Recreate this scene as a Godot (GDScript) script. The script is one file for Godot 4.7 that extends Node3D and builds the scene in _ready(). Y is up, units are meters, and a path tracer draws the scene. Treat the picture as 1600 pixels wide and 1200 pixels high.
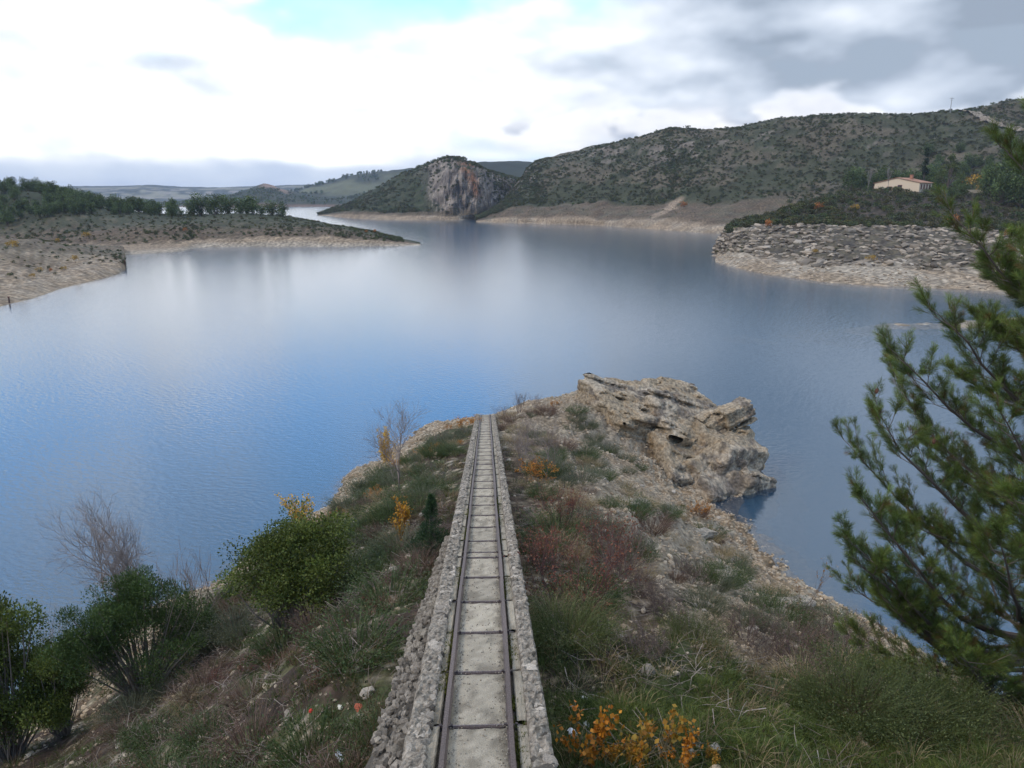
extends Node3D
# A reservoir seen from above a narrow rail track that runs down a scrubby peninsula into the water.
const EXPOSURE := 1.18
const HAZE := 0.00012
const GROUND_POINTS := [
	-26.0, 4.0, 3.00, -14.0, 4.0, 7.50, -6.0, 4.0, 10.30, -1.0, 4.0, 11.30, 3.0, 4.0, 11.30, 9.0, 4.0, 10.80, 16.0, 4.0, 8.50, 26.0, 4.0, 3.00,
	-9.0, -3.0, 6.80, -4.5, -3.0, 9.20, -1.4, -3.0, 10.40, 1.2, -3.0, 10.50, 5.0, -3.0, 10.20, 10.0, -3.0, 9.30, 15.0, -3.0, 6.80, -22.0, -7.0, -1.00,
	-14.0, -7.0, 2.60, -8.0, -7.0, 5.60, -4.0, -7.0, 8.10, -1.4, -7.0, 9.50, 1.2, -7.0, 9.70, 4.0, -7.0, 9.35, 8.0, -7.0, 8.70, 12.0, -7.0, 6.60,
	18.0, -7.0, 2.40, -12.0, -11.0, 2.60, -8.0, -11.0, 4.60, -4.0, -11.0, 7.20, -1.4, -11.0, 8.70, 1.2, -11.0, 8.90, 5.0, -11.0, 7.90, 9.0, -11.0, 6.20,
	14.0, -11.0, 3.10, -13.0, -15.0, 1.50, -8.0, -15.0, 3.90, -4.0, -15.0, 6.30, -1.3, -15.0, 7.90, 1.2, -15.0, 8.00, 5.0, -15.0, 6.60, 10.0, -15.0, 3.90,
	14.0, -15.0, 1.80, -12.0, -20.0, 1.00, -8.0, -20.0, 3.20, -4.0, -20.0, 5.60, -1.3, -20.0, 6.95, 1.3, -20.0, 7.00, 6.0, -20.0, 5.20, 11.0, -20.0, 2.40,
	-10.0, -25.0, 1.50, -8.0, -25.0, 2.60, -4.0, -25.0, 4.90, -1.3, -25.0, 5.95, 1.3, -25.0, 6.00, 6.0, -25.0, 4.40, 10.0, -25.0, 2.00, -8.0, -30.0, 1.40,
	-4.0, -30.0, 3.80, -1.3, -30.0, 4.95, 1.3, -30.0, 4.95, 6.0, -30.0, 3.40, 9.5, -30.0, 1.60, -6.0, -35.0, 1.60, -4.0, -35.0, 2.70, -1.3, -35.0, 3.85,
	1.3, -35.0, 3.95, 5.0, -35.0, 3.40, 8.0, -35.0, 1.90, 10.6, -35.0, 0.70, -4.0, -40.0, 1.80, -1.3, -40.0, 2.75, 1.3, -40.0, 3.00, 5.0, -40.0, 3.70,
	8.0, -40.0, 3.00, 10.5, -40.0, 1.40, -3.0, -45.0, 1.00, -1.3, -45.0, 1.60, 1.3, -45.0, 2.10, 5.0, -45.0, 3.60, 8.0, -45.0, 4.20, 11.0, -45.0, 3.20,
	0.0, -48.5, 1.00, 4.0, -48.5, 2.00, 8.0, -48.5, 2.40, -18.5, -11.0, 0.00, -16.3, -17.0, 0.00, -14.3, -22.9, 0.00, -13.3, -25.7, 0.00, -11.3, -28.6, 0.00,
	-9.9, -31.9, 0.00, -8.7, -35.9, 0.00, -7.5, -40.9, 0.00, -5.1, -46.7, 0.00, -3.3, -50.5, 0.00, 0.5, -51.8, 0.00, 5.0, -53.5, 0.00, 10.0, -53.0, 0.00,
	14.0, -49.0, 0.00, 15.5, -43.0, 0.00, 14.5, -38.5, 0.00, 12.9, -35.1, 0.00, 12.7, -32.8, 0.00, 13.1, -28.9, 0.00, 13.7, -25.9, 0.00, 14.9, -23.4, 0.00,
	15.6, -21.5, 0.00, 16.8, -18.8, 0.00, 19.5, -13.0, 0.00, -25.1, -13.4, -3.60, -22.9, -19.3, -3.60, -20.9, -25.2, -3.60, -19.5, -29.0, -3.60, -17.4, -32.0, -3.60,
	-16.5, -34.2, -3.60, -15.5, -37.7, -3.60, -14.1, -43.1, -3.60, -11.5, -49.5, -3.60, -8.0, -55.7, -3.60, -1.9, -58.4, -3.60, 4.1, -60.4, -3.60, 13.1, -59.3, -3.60,
	20.1, -52.4, -3.60, 22.5, -43.3, -3.60, 21.1, -36.3, -3.60, 19.6, -33.0, -3.60, 19.7, -33.0, -3.60, 20.0, -29.9, -3.60, 20.4, -28.1, -3.60, 21.3, -26.2, -3.60,
	22.1, -24.2, -3.60, 23.2, -21.7, -3.60, 25.8, -16.0, -3.60,
]
const SURVEY_BANK := [
	[-48.4, -3.00, -51.4, -59.7, 0.00, -63.4, -78.7, 0.66, -85.0, -134.8, 6.25, -150.0, -170.8, 1.50, -190.0, -202.3, -2.00, -225.0],
	[-56.1, -3.00, -72.1, -65.5, 0.00, -84.1, -86.0, 0.63, -112.0, -124.3, 6.21, -165.0, -154.4, 1.50, -205.0, -180.8, -2.00, -240.0],
	[-63.2, -3.00, -97.9, -70.9, 0.00, -109.9, -80.0, 2.00, -125.0, -110.4, 6.46, -175.0, -135.6, 1.50, -215.0, -157.7, -2.00, -250.0],
	[-64.0, -3.00, -106.3, -71.3, 0.00, -118.3, -80.7, 1.80, -135.0, -106.3, 5.90, -180.0, -129.9, 1.50, -220.0, -150.5, -2.00, -255.0],
	[-67.4, -3.00, -120.7, -74.2, 0.00, -132.7, -83.3, 1.77, -150.0, -102.4, 4.03, -186.0, -124.4, 1.50, -226.0, -143.7, -2.00, -261.0],
	[-68.6, -3.00, -133.1, -74.8, 0.00, -145.1, -82.0, 1.90, -160.0, -97.0, 2.51, -190.0, -117.4, 1.50, -230.0, -135.3, -2.00, -265.0],
	[-70.6, -3.00, -145.4, -76.4, 0.00, -157.4, -81.2, 1.49, -168.0, -87.9, 1.53, -182.0, -107.2, 1.50, -222.0, -124.1, -2.00, -257.0],
	[-75.2, -3.00, -158.4, -80.9, 0.00, -170.4, -80.6, 0.75, -170.0, -83.4, 0.67, -176.0, -102.3, 1.50, -216.0, -118.9, -2.00, -251.0],
]
const SURVEY_SPIT := [
	[-168.5, -3.00, -186.6, -179.3, 0.00, -198.6, -225.1, 0.80, -250.0, -246.5, 1.44, -275.0, -302.3, 27.91, -345.0, -359.5, 19.53, -410.2, -416.7, -2.50, -475.5],
	[-135.9, -3.00, -185.4, -144.7, 0.00, -197.4, -181.3, 0.80, -248.0, -200.0, 2.24, -275.0, -246.2, 23.67, -345.0, -292.8, 16.57, -410.2, -339.4, -2.50, -475.5],
	[-118.6, -3.00, -186.8, -126.3, 0.00, -198.8, -155.1, 0.80, -245.0, -173.1, 3.54, -275.0, -214.2, 18.24, -345.0, -254.7, 12.77, -410.2, -295.2, -2.50, -475.5],
	[-110.5, -3.00, -188.6, -117.5, 0.00, -200.6, -141.2, 0.80, -242.0, -157.8, 4.54, -272.0, -197.7, 17.42, -345.0, -235.1, 12.20, -410.2, -272.5, -2.50, -475.5],
	[-103.7, -3.00, -190.4, -110.2, 0.00, -202.4, -130.2, 0.90, -240.0, -145.4, 5.92, -270.0, -182.6, 14.41, -342.0, -216.8, 10.08, -405.9, -250.9, -2.50, -469.8],
	[-98.6, -3.00, -194.6, -104.6, 0.00, -206.6, -120.1, 0.80, -238.0, -134.3, 5.98, -268.0, -169.3, 11.13, -340.0, -200.7, 7.79, -403.0, -232.1, -2.50, -466.0],
	[-91.4, -3.00, -201.3, -96.9, -0.00, -213.3, -108.6, 0.85, -240.0, -119.6, 6.03, -266.0, -150.4, 8.73, -336.0, -177.8, 6.11, -397.2, -205.2, -2.50, -458.4],
	[-84.9, -3.00, -211.1, -89.8, -0.00, -223.1, -97.5, 1.24, -243.0, -106.0, 6.02, -266.0, -131.9, 7.99, -332.0, -155.4, 5.59, -391.4, -179.0, -2.50, -450.8],
	[-86.4, -3.00, -228.2, -90.9, 0.00, -240.2, -94.0, 1.91, -249.0, -101.4, 6.09, -270.0, -122.0, 8.12, -326.0, -143.2, 5.68, -382.7, -164.4, -2.50, -439.4],
	[-69.6, -3.00, -233.8, -73.1, 0.00, -245.8, -74.8, 2.12, -252.0, -80.3, 6.21, -272.0, -93.5, 8.28, -318.0, -109.2, 5.80, -371.1, -124.8, -2.50, -424.2],
	[-56.9, -3.00, -233.3, -59.8, 0.00, -245.3, -61.5, 2.25, -253.0, -65.8, 5.52, -272.0, -74.9, 6.93, -310.0, -86.8, 4.85, -359.5, -98.8, -2.50, -409.0],
	[-45.1, -3.00, -232.9, -47.4, 0.00, -244.9, -48.6, 2.07, -252.0, -52.3, 4.16, -272.0, -57.6, 3.98, -300.0, -66.3, 2.79, -345.0, -74.9, -2.50, -390.0],
	[-35.4, -3.00, -234.2, -37.3, 0.00, -246.2, -38.1, 1.63, -252.0, -40.4, 2.75, -268.0, -43.7, 2.43, -290.0, -49.8, 1.70, -330.5, -55.8, -2.50, -371.0],
	[-27.7, -3.00, -235.5, -29.1, 0.00, -247.5, -29.6, 0.98, -252.0, -30.7, 1.50, -262.0, -31.9, 1.42, -272.0, -32.6, 0.99, -278.0, -33.5, -2.50, -286.0],
	[-20.6, -3.00, -238.6, -21.6, 0.00, -250.6, -21.8, 0.17, -253.0, -21.9, 0.18, -254.5, -22.1, 0.09, -256.0, -22.6, 0.30, -262.0, -23.3, -2.50, -270.0],
]
const SURVEY_PROMONTORY := [
	[54.2, -3.00, -174.3, 57.3, -0.00, -184.3, 62.1, -0.29, -200.0, 62.5, 0.63, -201.5, 62.9, 0.86, -203.0, 63.9, 0.30, -206.0, 64.5, -1.00, -208.0, 76.9, -3.00, -248.0],
	[53.5, -3.00, -168.8, 56.7, 0.00, -178.8, 63.5, 1.18, -201.0, 64.2, 3.91, -204.0, 65.4, 4.57, -208.0, 67.3, 4.07, -214.0, 70.5, -2.00, -224.0, 83.1, -4.00, -264.0],
	[53.4, -3.00, -157.0, 56.8, 0.00, -167.0, 61.0, 2.36, -180.0, 65.7, 6.72, -195.0, 69.3, 7.27, -206.0, 75.6, 7.27, -225.0, 95.8, -3.00, -285.0, 109.2, -5.00, -325.0],
	[54.4, -3.00, -141.3, 58.3, 0.00, -151.3, 64.4, 1.77, -168.0, 73.0, 7.49, -192.0, 78.1, 8.47, -206.0, 88.9, 9.64, -235.0, 111.7, 1.00, -295.0, 126.8, -1.00, -335.0],
	[57.7, -3.00, -131.4, 62.1, 0.00, -141.4, 68.1, 2.06, -156.0, 81.2, 7.96, -188.0, 88.0, 8.70, -204.0, 103.0, 13.51, -240.0, 126.6, 8.00, -295.0, 143.7, 6.00, -335.0],
	[59.8, -3.00, -125.8, 64.5, -0.00, -135.8, 70.9, 2.30, -150.0, 86.9, 8.03, -186.0, 94.2, 8.75, -202.0, 113.8, 15.70, -246.0, 141.6, 16.50, -306.0, 160.1, 14.50, -346.0],
	[65.5, -3.00, -120.5, 70.9, 0.00, -130.5, 77.8, 2.55, -144.0, 97.2, 7.87, -182.0, 107.6, 9.08, -202.0, 133.1, 17.17, -252.0, 164.8, 17.97, -312.0, 185.9, 15.97, -352.0],
	[71.7, -3.00, -117.3, 77.8, 0.00, -127.3, 84.9, 2.63, -140.0, 106.8, 7.72, -178.0, 119.6, 9.13, -200.0, 150.5, 17.19, -254.0, 186.1, 17.99, -314.0, 209.8, 15.99, -354.0],
	[78.0, -3.00, -112.5, 84.9, 0.00, -122.5, 93.5, 2.73, -136.0, 118.4, 7.28, -174.0, 134.2, 8.84, -198.0, 170.6, 16.77, -254.0, 210.9, 17.57, -314.0, 237.8, 15.57, -354.0],
	[83.0, -3.00, -105.6, 90.8, 0.00, -115.6, 102.8, 2.83, -132.0, 130.9, 6.86, -170.0, 150.4, 8.55, -196.0, 193.0, 17.20, -254.0, 238.5, 18.00, -314.0, 268.9, 16.00, -354.0],
	[87.3, -3.00, -93.3, 96.7, -0.00, -103.3, 114.9, 2.44, -124.0, 151.0, 6.50, -165.0, 173.1, 8.73, -190.0, 225.1, 18.85, -250.0, 279.1, 19.65, -310.0, 315.1, 17.65, -350.0],
]
const SURVEY_HILL := [
	[-5.6, -3.00, -472.2, -5.8, -0.00, -484.2, -5.8, 0.69, -488.0, -5.8, 1.17, -492.0, -5.9, 1.47, -496.0, -5.9, 1.56, -500.0, -6.6, 4.56, -560.0, -7.8, -8.44, -660.0],
	[4.7, -3.00, -465.7, 4.8, 0.00, -477.7, 4.9, 2.05, -482.0, 5.0, 4.53, -496.0, 5.2, 5.93, -508.0, 5.3, 6.99, -520.0, 5.9, 9.99, -580.0, 6.9, -3.01, -680.0],
	[16.1, -3.00, -453.4, 16.5, 0.00, -465.4, 16.7, 3.15, -470.0, 17.5, 9.06, -492.0, 18.3, 13.82, -515.0, 19.4, 17.72, -545.0, 21.5, 20.72, -605.0, 25.1, 7.72, -705.0],
	[27.3, -3.00, -447.2, 28.0, -0.00, -459.2, 28.2, 3.35, -462.0, 29.8, 10.69, -490.0, 31.9, 23.19, -525.0, 34.7, 36.78, -572.0, 38.3, 39.78, -632.0, 44.4, 26.78, -732.0],
	[34.0, -3.00, -435.9, 35.0, 0.00, -447.9, 35.5, 3.53, -455.0, 37.5, 11.16, -482.0, 40.3, 25.22, -520.0, 43.9, 41.64, -568.0, 48.5, 44.64, -628.0, 56.2, 31.64, -728.0],
	[58.9, -3.00, -414.4, 60.6, 0.00, -426.4, 61.0, 4.16, -430.0, 65.3, 12.09, -462.0, 70.2, 28.92, -500.0, 77.5, 48.61, -555.0, 85.8, 51.61, -615.0, 99.8, 38.61, -715.0],
	[73.2, -3.00, -377.8, 75.5, 0.00, -389.8, 77.7, 4.21, -402.0, 85.6, 12.21, -445.0, 93.6, 30.65, -490.0, 103.2, 53.69, -545.0, 114.6, 56.69, -605.0, 133.5, 43.69, -705.0],
	[83.9, -3.00, -354.1, 86.7, 0.00, -366.1, 89.8, 4.50, -380.0, 101.1, 12.67, -430.0, 110.6, 33.28, -475.0, 122.8, 57.88, -532.0, 136.6, 60.88, -592.0, 159.7, 47.88, -692.0],
	[88.5, -3.00, -339.9, 91.6, -0.00, -351.9, 96.0, 4.47, -370.0, 108.5, 12.73, -420.0, 119.6, 33.78, -468.0, 132.9, 58.60, -525.0, 148.1, 61.60, -585.0, 173.5, 48.60, -685.0],
	[94.0, -3.00, -320.4, 97.5, 0.00, -332.4, 102.3, 4.47, -350.0, 117.8, 12.49, -405.0, 130.9, 34.03, -455.0, 146.8, 58.24, -515.0, 163.9, 61.24, -575.0, 192.4, 48.24, -675.0],
	[106.7, -3.00, -297.3, 111.0, 0.00, -309.3, 118.0, 3.97, -330.0, 135.1, 11.73, -380.0, 154.7, 33.46, -440.0, 173.8, 60.63, -500.0, 194.6, 63.63, -560.0, 229.4, 50.63, -660.0],
	[117.7, -3.00, -277.0, 122.8, 0.00, -289.0, 136.2, 4.22, -322.0, 153.6, 10.35, -365.0, 176.5, 33.92, -425.0, 198.8, 63.58, -485.0, 223.4, 66.58, -545.0, 264.4, 53.58, -645.0],
	[120.5, -3.00, -259.4, 126.1, -0.00, -271.4, 147.0, 4.35, -318.0, 163.4, 9.60, -355.0, 188.4, 33.51, -415.0, 212.5, 64.89, -475.0, 239.3, 67.89, -535.0, 284.1, 54.89, -635.0],
	[127.7, -3.00, -243.6, 134.0, 0.00, -255.6, 162.6, 4.53, -312.0, 178.9, 10.62, -345.0, 207.1, 33.11, -405.0, 234.5, 63.21, -465.0, 264.7, 66.21, -525.0, 315.2, 53.21, -625.0],
	[136.2, -3.00, -229.4, 143.3, -0.00, -241.4, 179.9, 4.75, -305.0, 196.3, 12.71, -335.0, 228.4, 34.32, -395.0, 259.6, 61.94, -455.0, 293.9, 64.94, -515.0, 350.9, 51.94, -615.0],
	[141.2, -3.00, -222.8, 148.9, -0.00, -234.8, 188.9, 4.92, -300.0, 206.1, 14.95, -330.0, 237.4, 35.43, -385.0, 273.9, 62.91, -450.0, 310.4, 65.91, -510.0, 371.2, 52.91, -610.0],
	[150.7, -3.00, -216.3, 159.1, 0.00, -228.3, 204.0, 5.07, -295.0, 222.5, 17.67, -325.0, 253.7, 36.48, -375.0, 294.6, 59.16, -440.0, 334.7, 62.16, -500.0, 401.7, 49.16, -600.0],
	[162.5, -3.00, -210.0, 171.8, -0.00, -222.0, 222.5, 5.22, -290.0, 242.6, 20.30, -320.0, 277.4, 37.75, -370.0, 327.5, 55.07, -440.0, 372.2, 58.07, -500.0, 446.6, 45.07, -600.0],
	[180.3, -3.00, -196.0, 191.3, 0.00, -208.0, 255.1, 5.52, -280.0, 278.7, 21.46, -310.0, 320.4, 37.25, -360.0, 380.0, 53.66, -430.0, 433.1, 56.66, -490.0, 521.5, 43.66, -590.0],
]
const SURVEY_UPPER := [
	[263.3, 53.10, -441.0, 271.7, 59.10, -455.0, 278.9, 62.00, -467.5, 286.1, 64.91, -480.0, 321.9, 56.91, -540.0],
	[268.8, 54.27, -438.0, 277.4, 60.27, -452.0, 285.8, 63.17, -466.0, 294.2, 66.08, -480.0, 330.9, 58.08, -540.0],
	[275.0, 54.81, -436.0, 283.8, 60.81, -450.0, 293.6, 64.51, -466.0, 303.3, 68.22, -482.0, 341.1, 60.22, -542.0],
	[289.8, 50.22, -432.0, 299.2, 56.22, -446.0, 311.1, 64.90, -465.5, 323.1, 73.58, -485.0, 363.0, 65.58, -545.0],
	[305.8, 45.83, -430.0, 315.8, 51.83, -444.0, 330.3, 64.19, -467.0, 344.8, 76.56, -490.0, 387.1, 68.56, -550.0],
	[332.7, 44.88, -426.0, 343.6, 50.88, -440.0, 362.6, 65.66, -467.5, 381.7, 80.44, -495.0, 428.0, 72.44, -555.0],
	[373.0, 43.90, -421.0, 385.4, 49.90, -435.0, 411.0, 66.79, -467.5, 436.7, 83.68, -500.0, 489.1, 75.68, -560.0],
]
const SURVEY_CLIFF := [
	[-142.5, -3.00, -651.6, -145.8, -0.00, -666.6, -150.9, -0.20, -690.0, -151.3, 0.03, -692.0, -151.7, 0.27, -694.0, -152.2, 0.34, -696.0, -163.1, 0.27, -746.0, -180.6, -3.00, -826.0],
	[-121.7, -3.00, -609.4, -124.7, 0.00, -624.4, -127.6, 1.97, -640.0, -130.5, 3.26, -655.0, -131.9, 4.21, -662.0, -133.4, 5.16, -670.0, -143.4, 4.13, -720.0, -159.3, -3.00, -800.0],
	[-102.2, -3.00, -568.5, -104.9, 0.00, -583.5, -105.8, 3.98, -590.0, -108.4, 6.65, -605.0, -111.0, 7.95, -620.0, -113.6, 9.32, -635.0, -122.5, 7.45, -685.0, -136.8, -3.00, -765.0],
	[-73.1, -3.00, -519.8, -75.2, 0.00, -534.8, -77.8, 4.20, -555.0, -79.0, 7.69, -565.0, -83.6, 15.50, -600.0, -87.7, 24.18, -632.0, -94.6, 19.34, -682.0, -105.7, -3.00, -762.0],
	[-52.2, -3.00, -511.6, -53.7, -0.00, -526.6, -54.9, 4.04, -540.0, -56.0, 8.31, -552.0, -59.4, 21.71, -590.0, -62.9, 36.29, -630.0, -67.9, 29.03, -680.0, -75.9, -3.00, -760.0],
	[-38.4, -3.00, -511.1, -39.5, 0.00, -526.1, -40.1, 4.14, -535.0, -40.7, 9.28, -545.0, -42.4, 26.19, -575.0, -45.7, 43.11, -625.0, -49.3, 34.49, -675.0, -55.2, -3.00, -755.0],
	[-29.3, -3.00, -510.7, -30.2, 0.00, -525.7, -30.3, 3.80, -530.0, -30.6, 11.12, -538.0, -31.2, 28.98, -556.0, -33.9, 45.37, -610.0, -36.7, 36.30, -660.0, -41.1, -3.00, -740.0],
	[-22.9, -3.00, -510.5, -23.5, 0.00, -525.5, -23.6, 3.84, -528.0, -23.6, 13.76, -534.0, -23.8, 31.37, -546.0, -25.5, 44.64, -590.0, -27.6, 35.71, -640.0, -31.1, -3.00, -720.0],
	[-18.1, -3.00, -510.3, -18.7, 0.00, -525.3, -18.7, 3.84, -528.0, -18.6, 15.50, -533.0, -18.7, 33.02, -543.0, -19.8, 43.92, -580.0, -21.5, 35.14, -630.0, -24.2, -3.00, -710.0],
	[-10.1, -3.00, -517.5, -10.4, 0.00, -532.5, -10.2, 3.83, -528.0, -10.1, 15.50, -532.0, -10.1, 31.24, -541.0, -10.6, 41.41, -575.0, -11.5, 33.13, -625.0, -13.0, -3.00, -705.0],
	[-4.9, -3.00, -525.0, -5.0, 0.00, -540.0, -4.9, 4.22, -530.0, -4.8, 16.80, -534.0, -4.7, 30.05, -545.0, -4.9, 38.67, -575.0, -5.3, 30.94, -625.0, -6.0, -3.00, -705.0],
	[1.0, -3.00, -575.7, 1.0, -0.00, -590.7, 1.0, 5.69, -545.0, 1.1, 16.84, -549.0, 1.2, 28.20, -560.0, 1.3, 36.93, -590.0, 1.4, 29.54, -640.0, 1.6, -3.00, -720.0],
	[11.2, -3.00, -575.3, 11.5, 0.00, -590.3, 10.9, 6.33, -560.0, 11.1, 16.88, -566.0, 11.4, 26.32, -580.0, 12.0, 34.25, -610.0, 13.0, 27.40, -660.0, 14.6, -3.00, -740.0],
	[23.4, -3.00, -574.9, 24.0, -0.00, -589.9, 23.2, 7.10, -570.0, 23.5, 16.44, -578.0, 24.0, 25.12, -592.0, 25.4, 31.71, -625.0, 27.4, 25.37, -675.0, 30.6, -3.00, -755.0],
	[39.9, -3.00, -574.3, 41.0, 0.00, -589.3, 39.6, 7.09, -570.0, 40.0, 16.44, -578.0, 41.5, 24.29, -600.0, 44.2, 31.08, -640.0, 47.7, 24.86, -690.0, 53.2, -3.00, -770.0],
]
const SURVEY_KNOB := [
	[-608, -19.8, -1210, -639, 0.2, -1270, -691, 1.2, -1375, -744, 2.4, -1480, -844, 1.5, -1680],
	[-490, -19.8, -1210, -514, 0.2, -1270, -556, 3.3, -1375, -598, 8.4, -1480, -679, 5.0, -1680],
	[-460, -19.9, -1210, -483, 0.1, -1270, -522, 5.5, -1375, -562, 11.9, -1480, -637, 7.2, -1680],
	[-421, -19.9, -1210, -441, 0.1, -1270, -477, 8.9, -1375, -513, 16.7, -1480, -582, 10.0, -1680],
	[-391, -19.9, -1210, -410, 0.1, -1270, -443, 15.5, -1375, -476, 23.8, -1480, -540, 14.3, -1680],
	[-366, -19.9, -1210, -384, 0.1, -1270, -414, 19.9, -1375, -445, 32.1, -1480, -505, 19.3, -1680],
	[-349, -19.9, -1210, -366, 0.1, -1270, -395, 22.1, -1375, -423, 38.7, -1480, -481, 23.2, -1680],
	[-336, -19.9, -1210, -353, 0.1, -1270, -380, 22.1, -1375, -408, 36.9, -1480, -463, 22.1, -1680],
	[-321, -19.9, -1210, -337, 0.1, -1270, -363, 17.7, -1375, -390, 28.6, -1480, -443, 17.2, -1680],
	[-301, -19.9, -1210, -316, 0.1, -1270, -341, 13.3, -1375, -366, 22.7, -1480, -416, 13.6, -1680],
	[-271, -19.9, -1210, -284, 0.1, -1270, -307, 12.2, -1375, -330, 19.1, -1480, -374, 11.5, -1680],
	[-231, -20.0, -1210, -242, 0.0, -1270, -261, 11.0, -1375, -281, 15.5, -1480, -319, 9.3, -1680],
	[-180, -20.0, -1210, -189, 0.0, -1270, -204, 11.0, -1375, -220, 14.3, -1480, -249, 8.6, -1680],
	[-99, -20.0, -1210, -104, -0.0, -1270, -113, 7.7, -1375, -121, 10.7, -1480, -138, 6.4, -1680],
]
const SURVEY_RIDGE_MID := [
	[-429, -16.6, -1440, -447, 3.4, -1500, -506, 8.6, -1700, -565, 14.0, -1900, -684, 8.4, -2300],
	[-381, -16.6, -1440, -397, 3.4, -1500, -449, 14.1, -1700, -502, 23.2, -1900, -607, 13.9, -2300],
	[-346, -16.6, -1440, -360, 3.4, -1500, -407, 19.6, -1700, -454, 32.3, -1900, -550, 19.4, -2300],
	[-310, -16.6, -1440, -323, 3.4, -1500, -364, 25.1, -1700, -406, 46.1, -1900, -492, 27.7, -2300],
	[-274, -16.7, -1440, -286, 3.3, -1500, -322, 30.6, -1700, -358, 58.3, -1900, -434, 35.0, -2300],
	[-238, -16.7, -1440, -248, 3.3, -1500, -280, 33.3, -1700, -311, 69.0, -1900, -376, 41.4, -2300],
	[-202, -16.7, -1440, -211, 3.3, -1500, -237, 36.1, -1700, -264, 76.6, -1900, -319, 46.0, -2300],
	[-166, -16.7, -1440, -173, 3.3, -1500, -195, 37.5, -1700, -216, 81.2, -1900, -262, 48.7, -2300],
	[-118, -16.7, -1440, -123, 3.3, -1500, -138, 37.5, -1700, -153, 84.3, -1900, -186, 50.6, -2300],
	[-46, -16.7, -1440, -48, 3.3, -1500, -53, 37.6, -1700, -59, 85.9, -1900, -71, 51.6, -2300],
	[51, -16.8, -1440, 53, 3.2, -1500, 60, 37.6, -1700, 68, 86.1, -1900, 82, 51.7, -2300],
]
const SURVEY_RIDGE_FAR := [
	[-2298, -24.2, -2440, -2354, -4.2, -2500, -2767, 34.1, -2950, -3184, 60.9, -3400, -3933, 36.5, -4200],
	[-1717, -24.4, -2440, -1759, -4.4, -2500, -2068, 34.2, -2950, -2379, 61.2, -3400, -2939, 36.7, -4200],
	[-1403, -24.5, -2440, -1438, -4.5, -2500, -1691, 29.6, -2950, -1945, 58.8, -3400, -2402, 35.3, -4200],
	[-1265, -24.5, -2440, -1296, -4.5, -2500, -1525, 27.3, -2950, -1753, 61.6, -3400, -2165, 36.9, -4200],
	[-1166, -24.6, -2440, -1195, -4.6, -2500, -1406, 24.9, -2950, -1615, 67.0, -3400, -1995, 40.2, -4200],
	[-1067, -24.6, -2440, -1093, -4.6, -2500, -1286, 25.0, -2950, -1477, 69.8, -3400, -1824, 41.9, -4200],
	[-967, -24.6, -2440, -991, -4.6, -2500, -1166, 25.0, -2950, -1339, 63.1, -3400, -1655, 37.9, -4200],
	[-847, -24.7, -2440, -868, -4.7, -2500, -1021, 25.0, -2950, -1173, 61.8, -3400, -1449, 37.1, -4200],
	[-727, -24.7, -2440, -745, -4.7, -2500, -876, 25.0, -2950, -1006, 67.4, -3400, -1243, 40.4, -4200],
	[-566, -24.7, -2440, -580, -4.7, -2500, -682, 25.0, -2950, -783, 71.6, -3400, -967, 42.9, -4200],
	[-404, -24.8, -2440, -414, -4.8, -2500, -486, 25.0, -2950, -558, 70.3, -3400, -690, 42.2, -4200],
	[-200, -24.8, -2440, -205, -4.8, -2500, -241, 25.1, -2950, -277, 67.8, -3400, -342, 40.7, -4200],
	[5, -24.9, -2440, 5, -4.9, -2500, 6, 25.1, -2950, 7, 65.2, -3400, 9, 39.1, -4200],
]
const SURVEY_PLATEAU := [
	[-59, -5.0, -1040, -62, 22.6, -1100, -68, 40.7, -1200, -73, 50.1, -1300, -95, 30.1, -1700],
	[-33, -5.0, -1040, -35, 22.6, -1100, -37, 50.4, -1200, -40, 63.7, -1300, -53, 38.2, -1700],
	[-7, -5.0, -1040, -7, 22.7, -1100, -7, 56.2, -1200, -8, 70.5, -1300, -10, 42.3, -1700],
	[28, -5.0, -1040, 30, 22.7, -1100, 33, 57.2, -1200, 35, 72.1, -1300, 46, 43.3, -1700],
	[63, -5.0, -1040, 67, 22.7, -1100, 73, 56.3, -1200, 79, 71.1, -1300, 103, 42.7, -1700],
	[107, -5.0, -1040, 113, 22.7, -1100, 123, 56.3, -1200, 133, 68.1, -1300, 174, 40.9, -1700],
	[177, -5.0, -1040, 188, 22.7, -1100, 204, 54.5, -1200, 220, 64.0, -1300, 288, 38.4, -1700],
	[266, -5.0, -1040, 281, 22.7, -1100, 305, 52.7, -1200, 330, 62.1, -1300, 432, 37.3, -1700],
]
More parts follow.
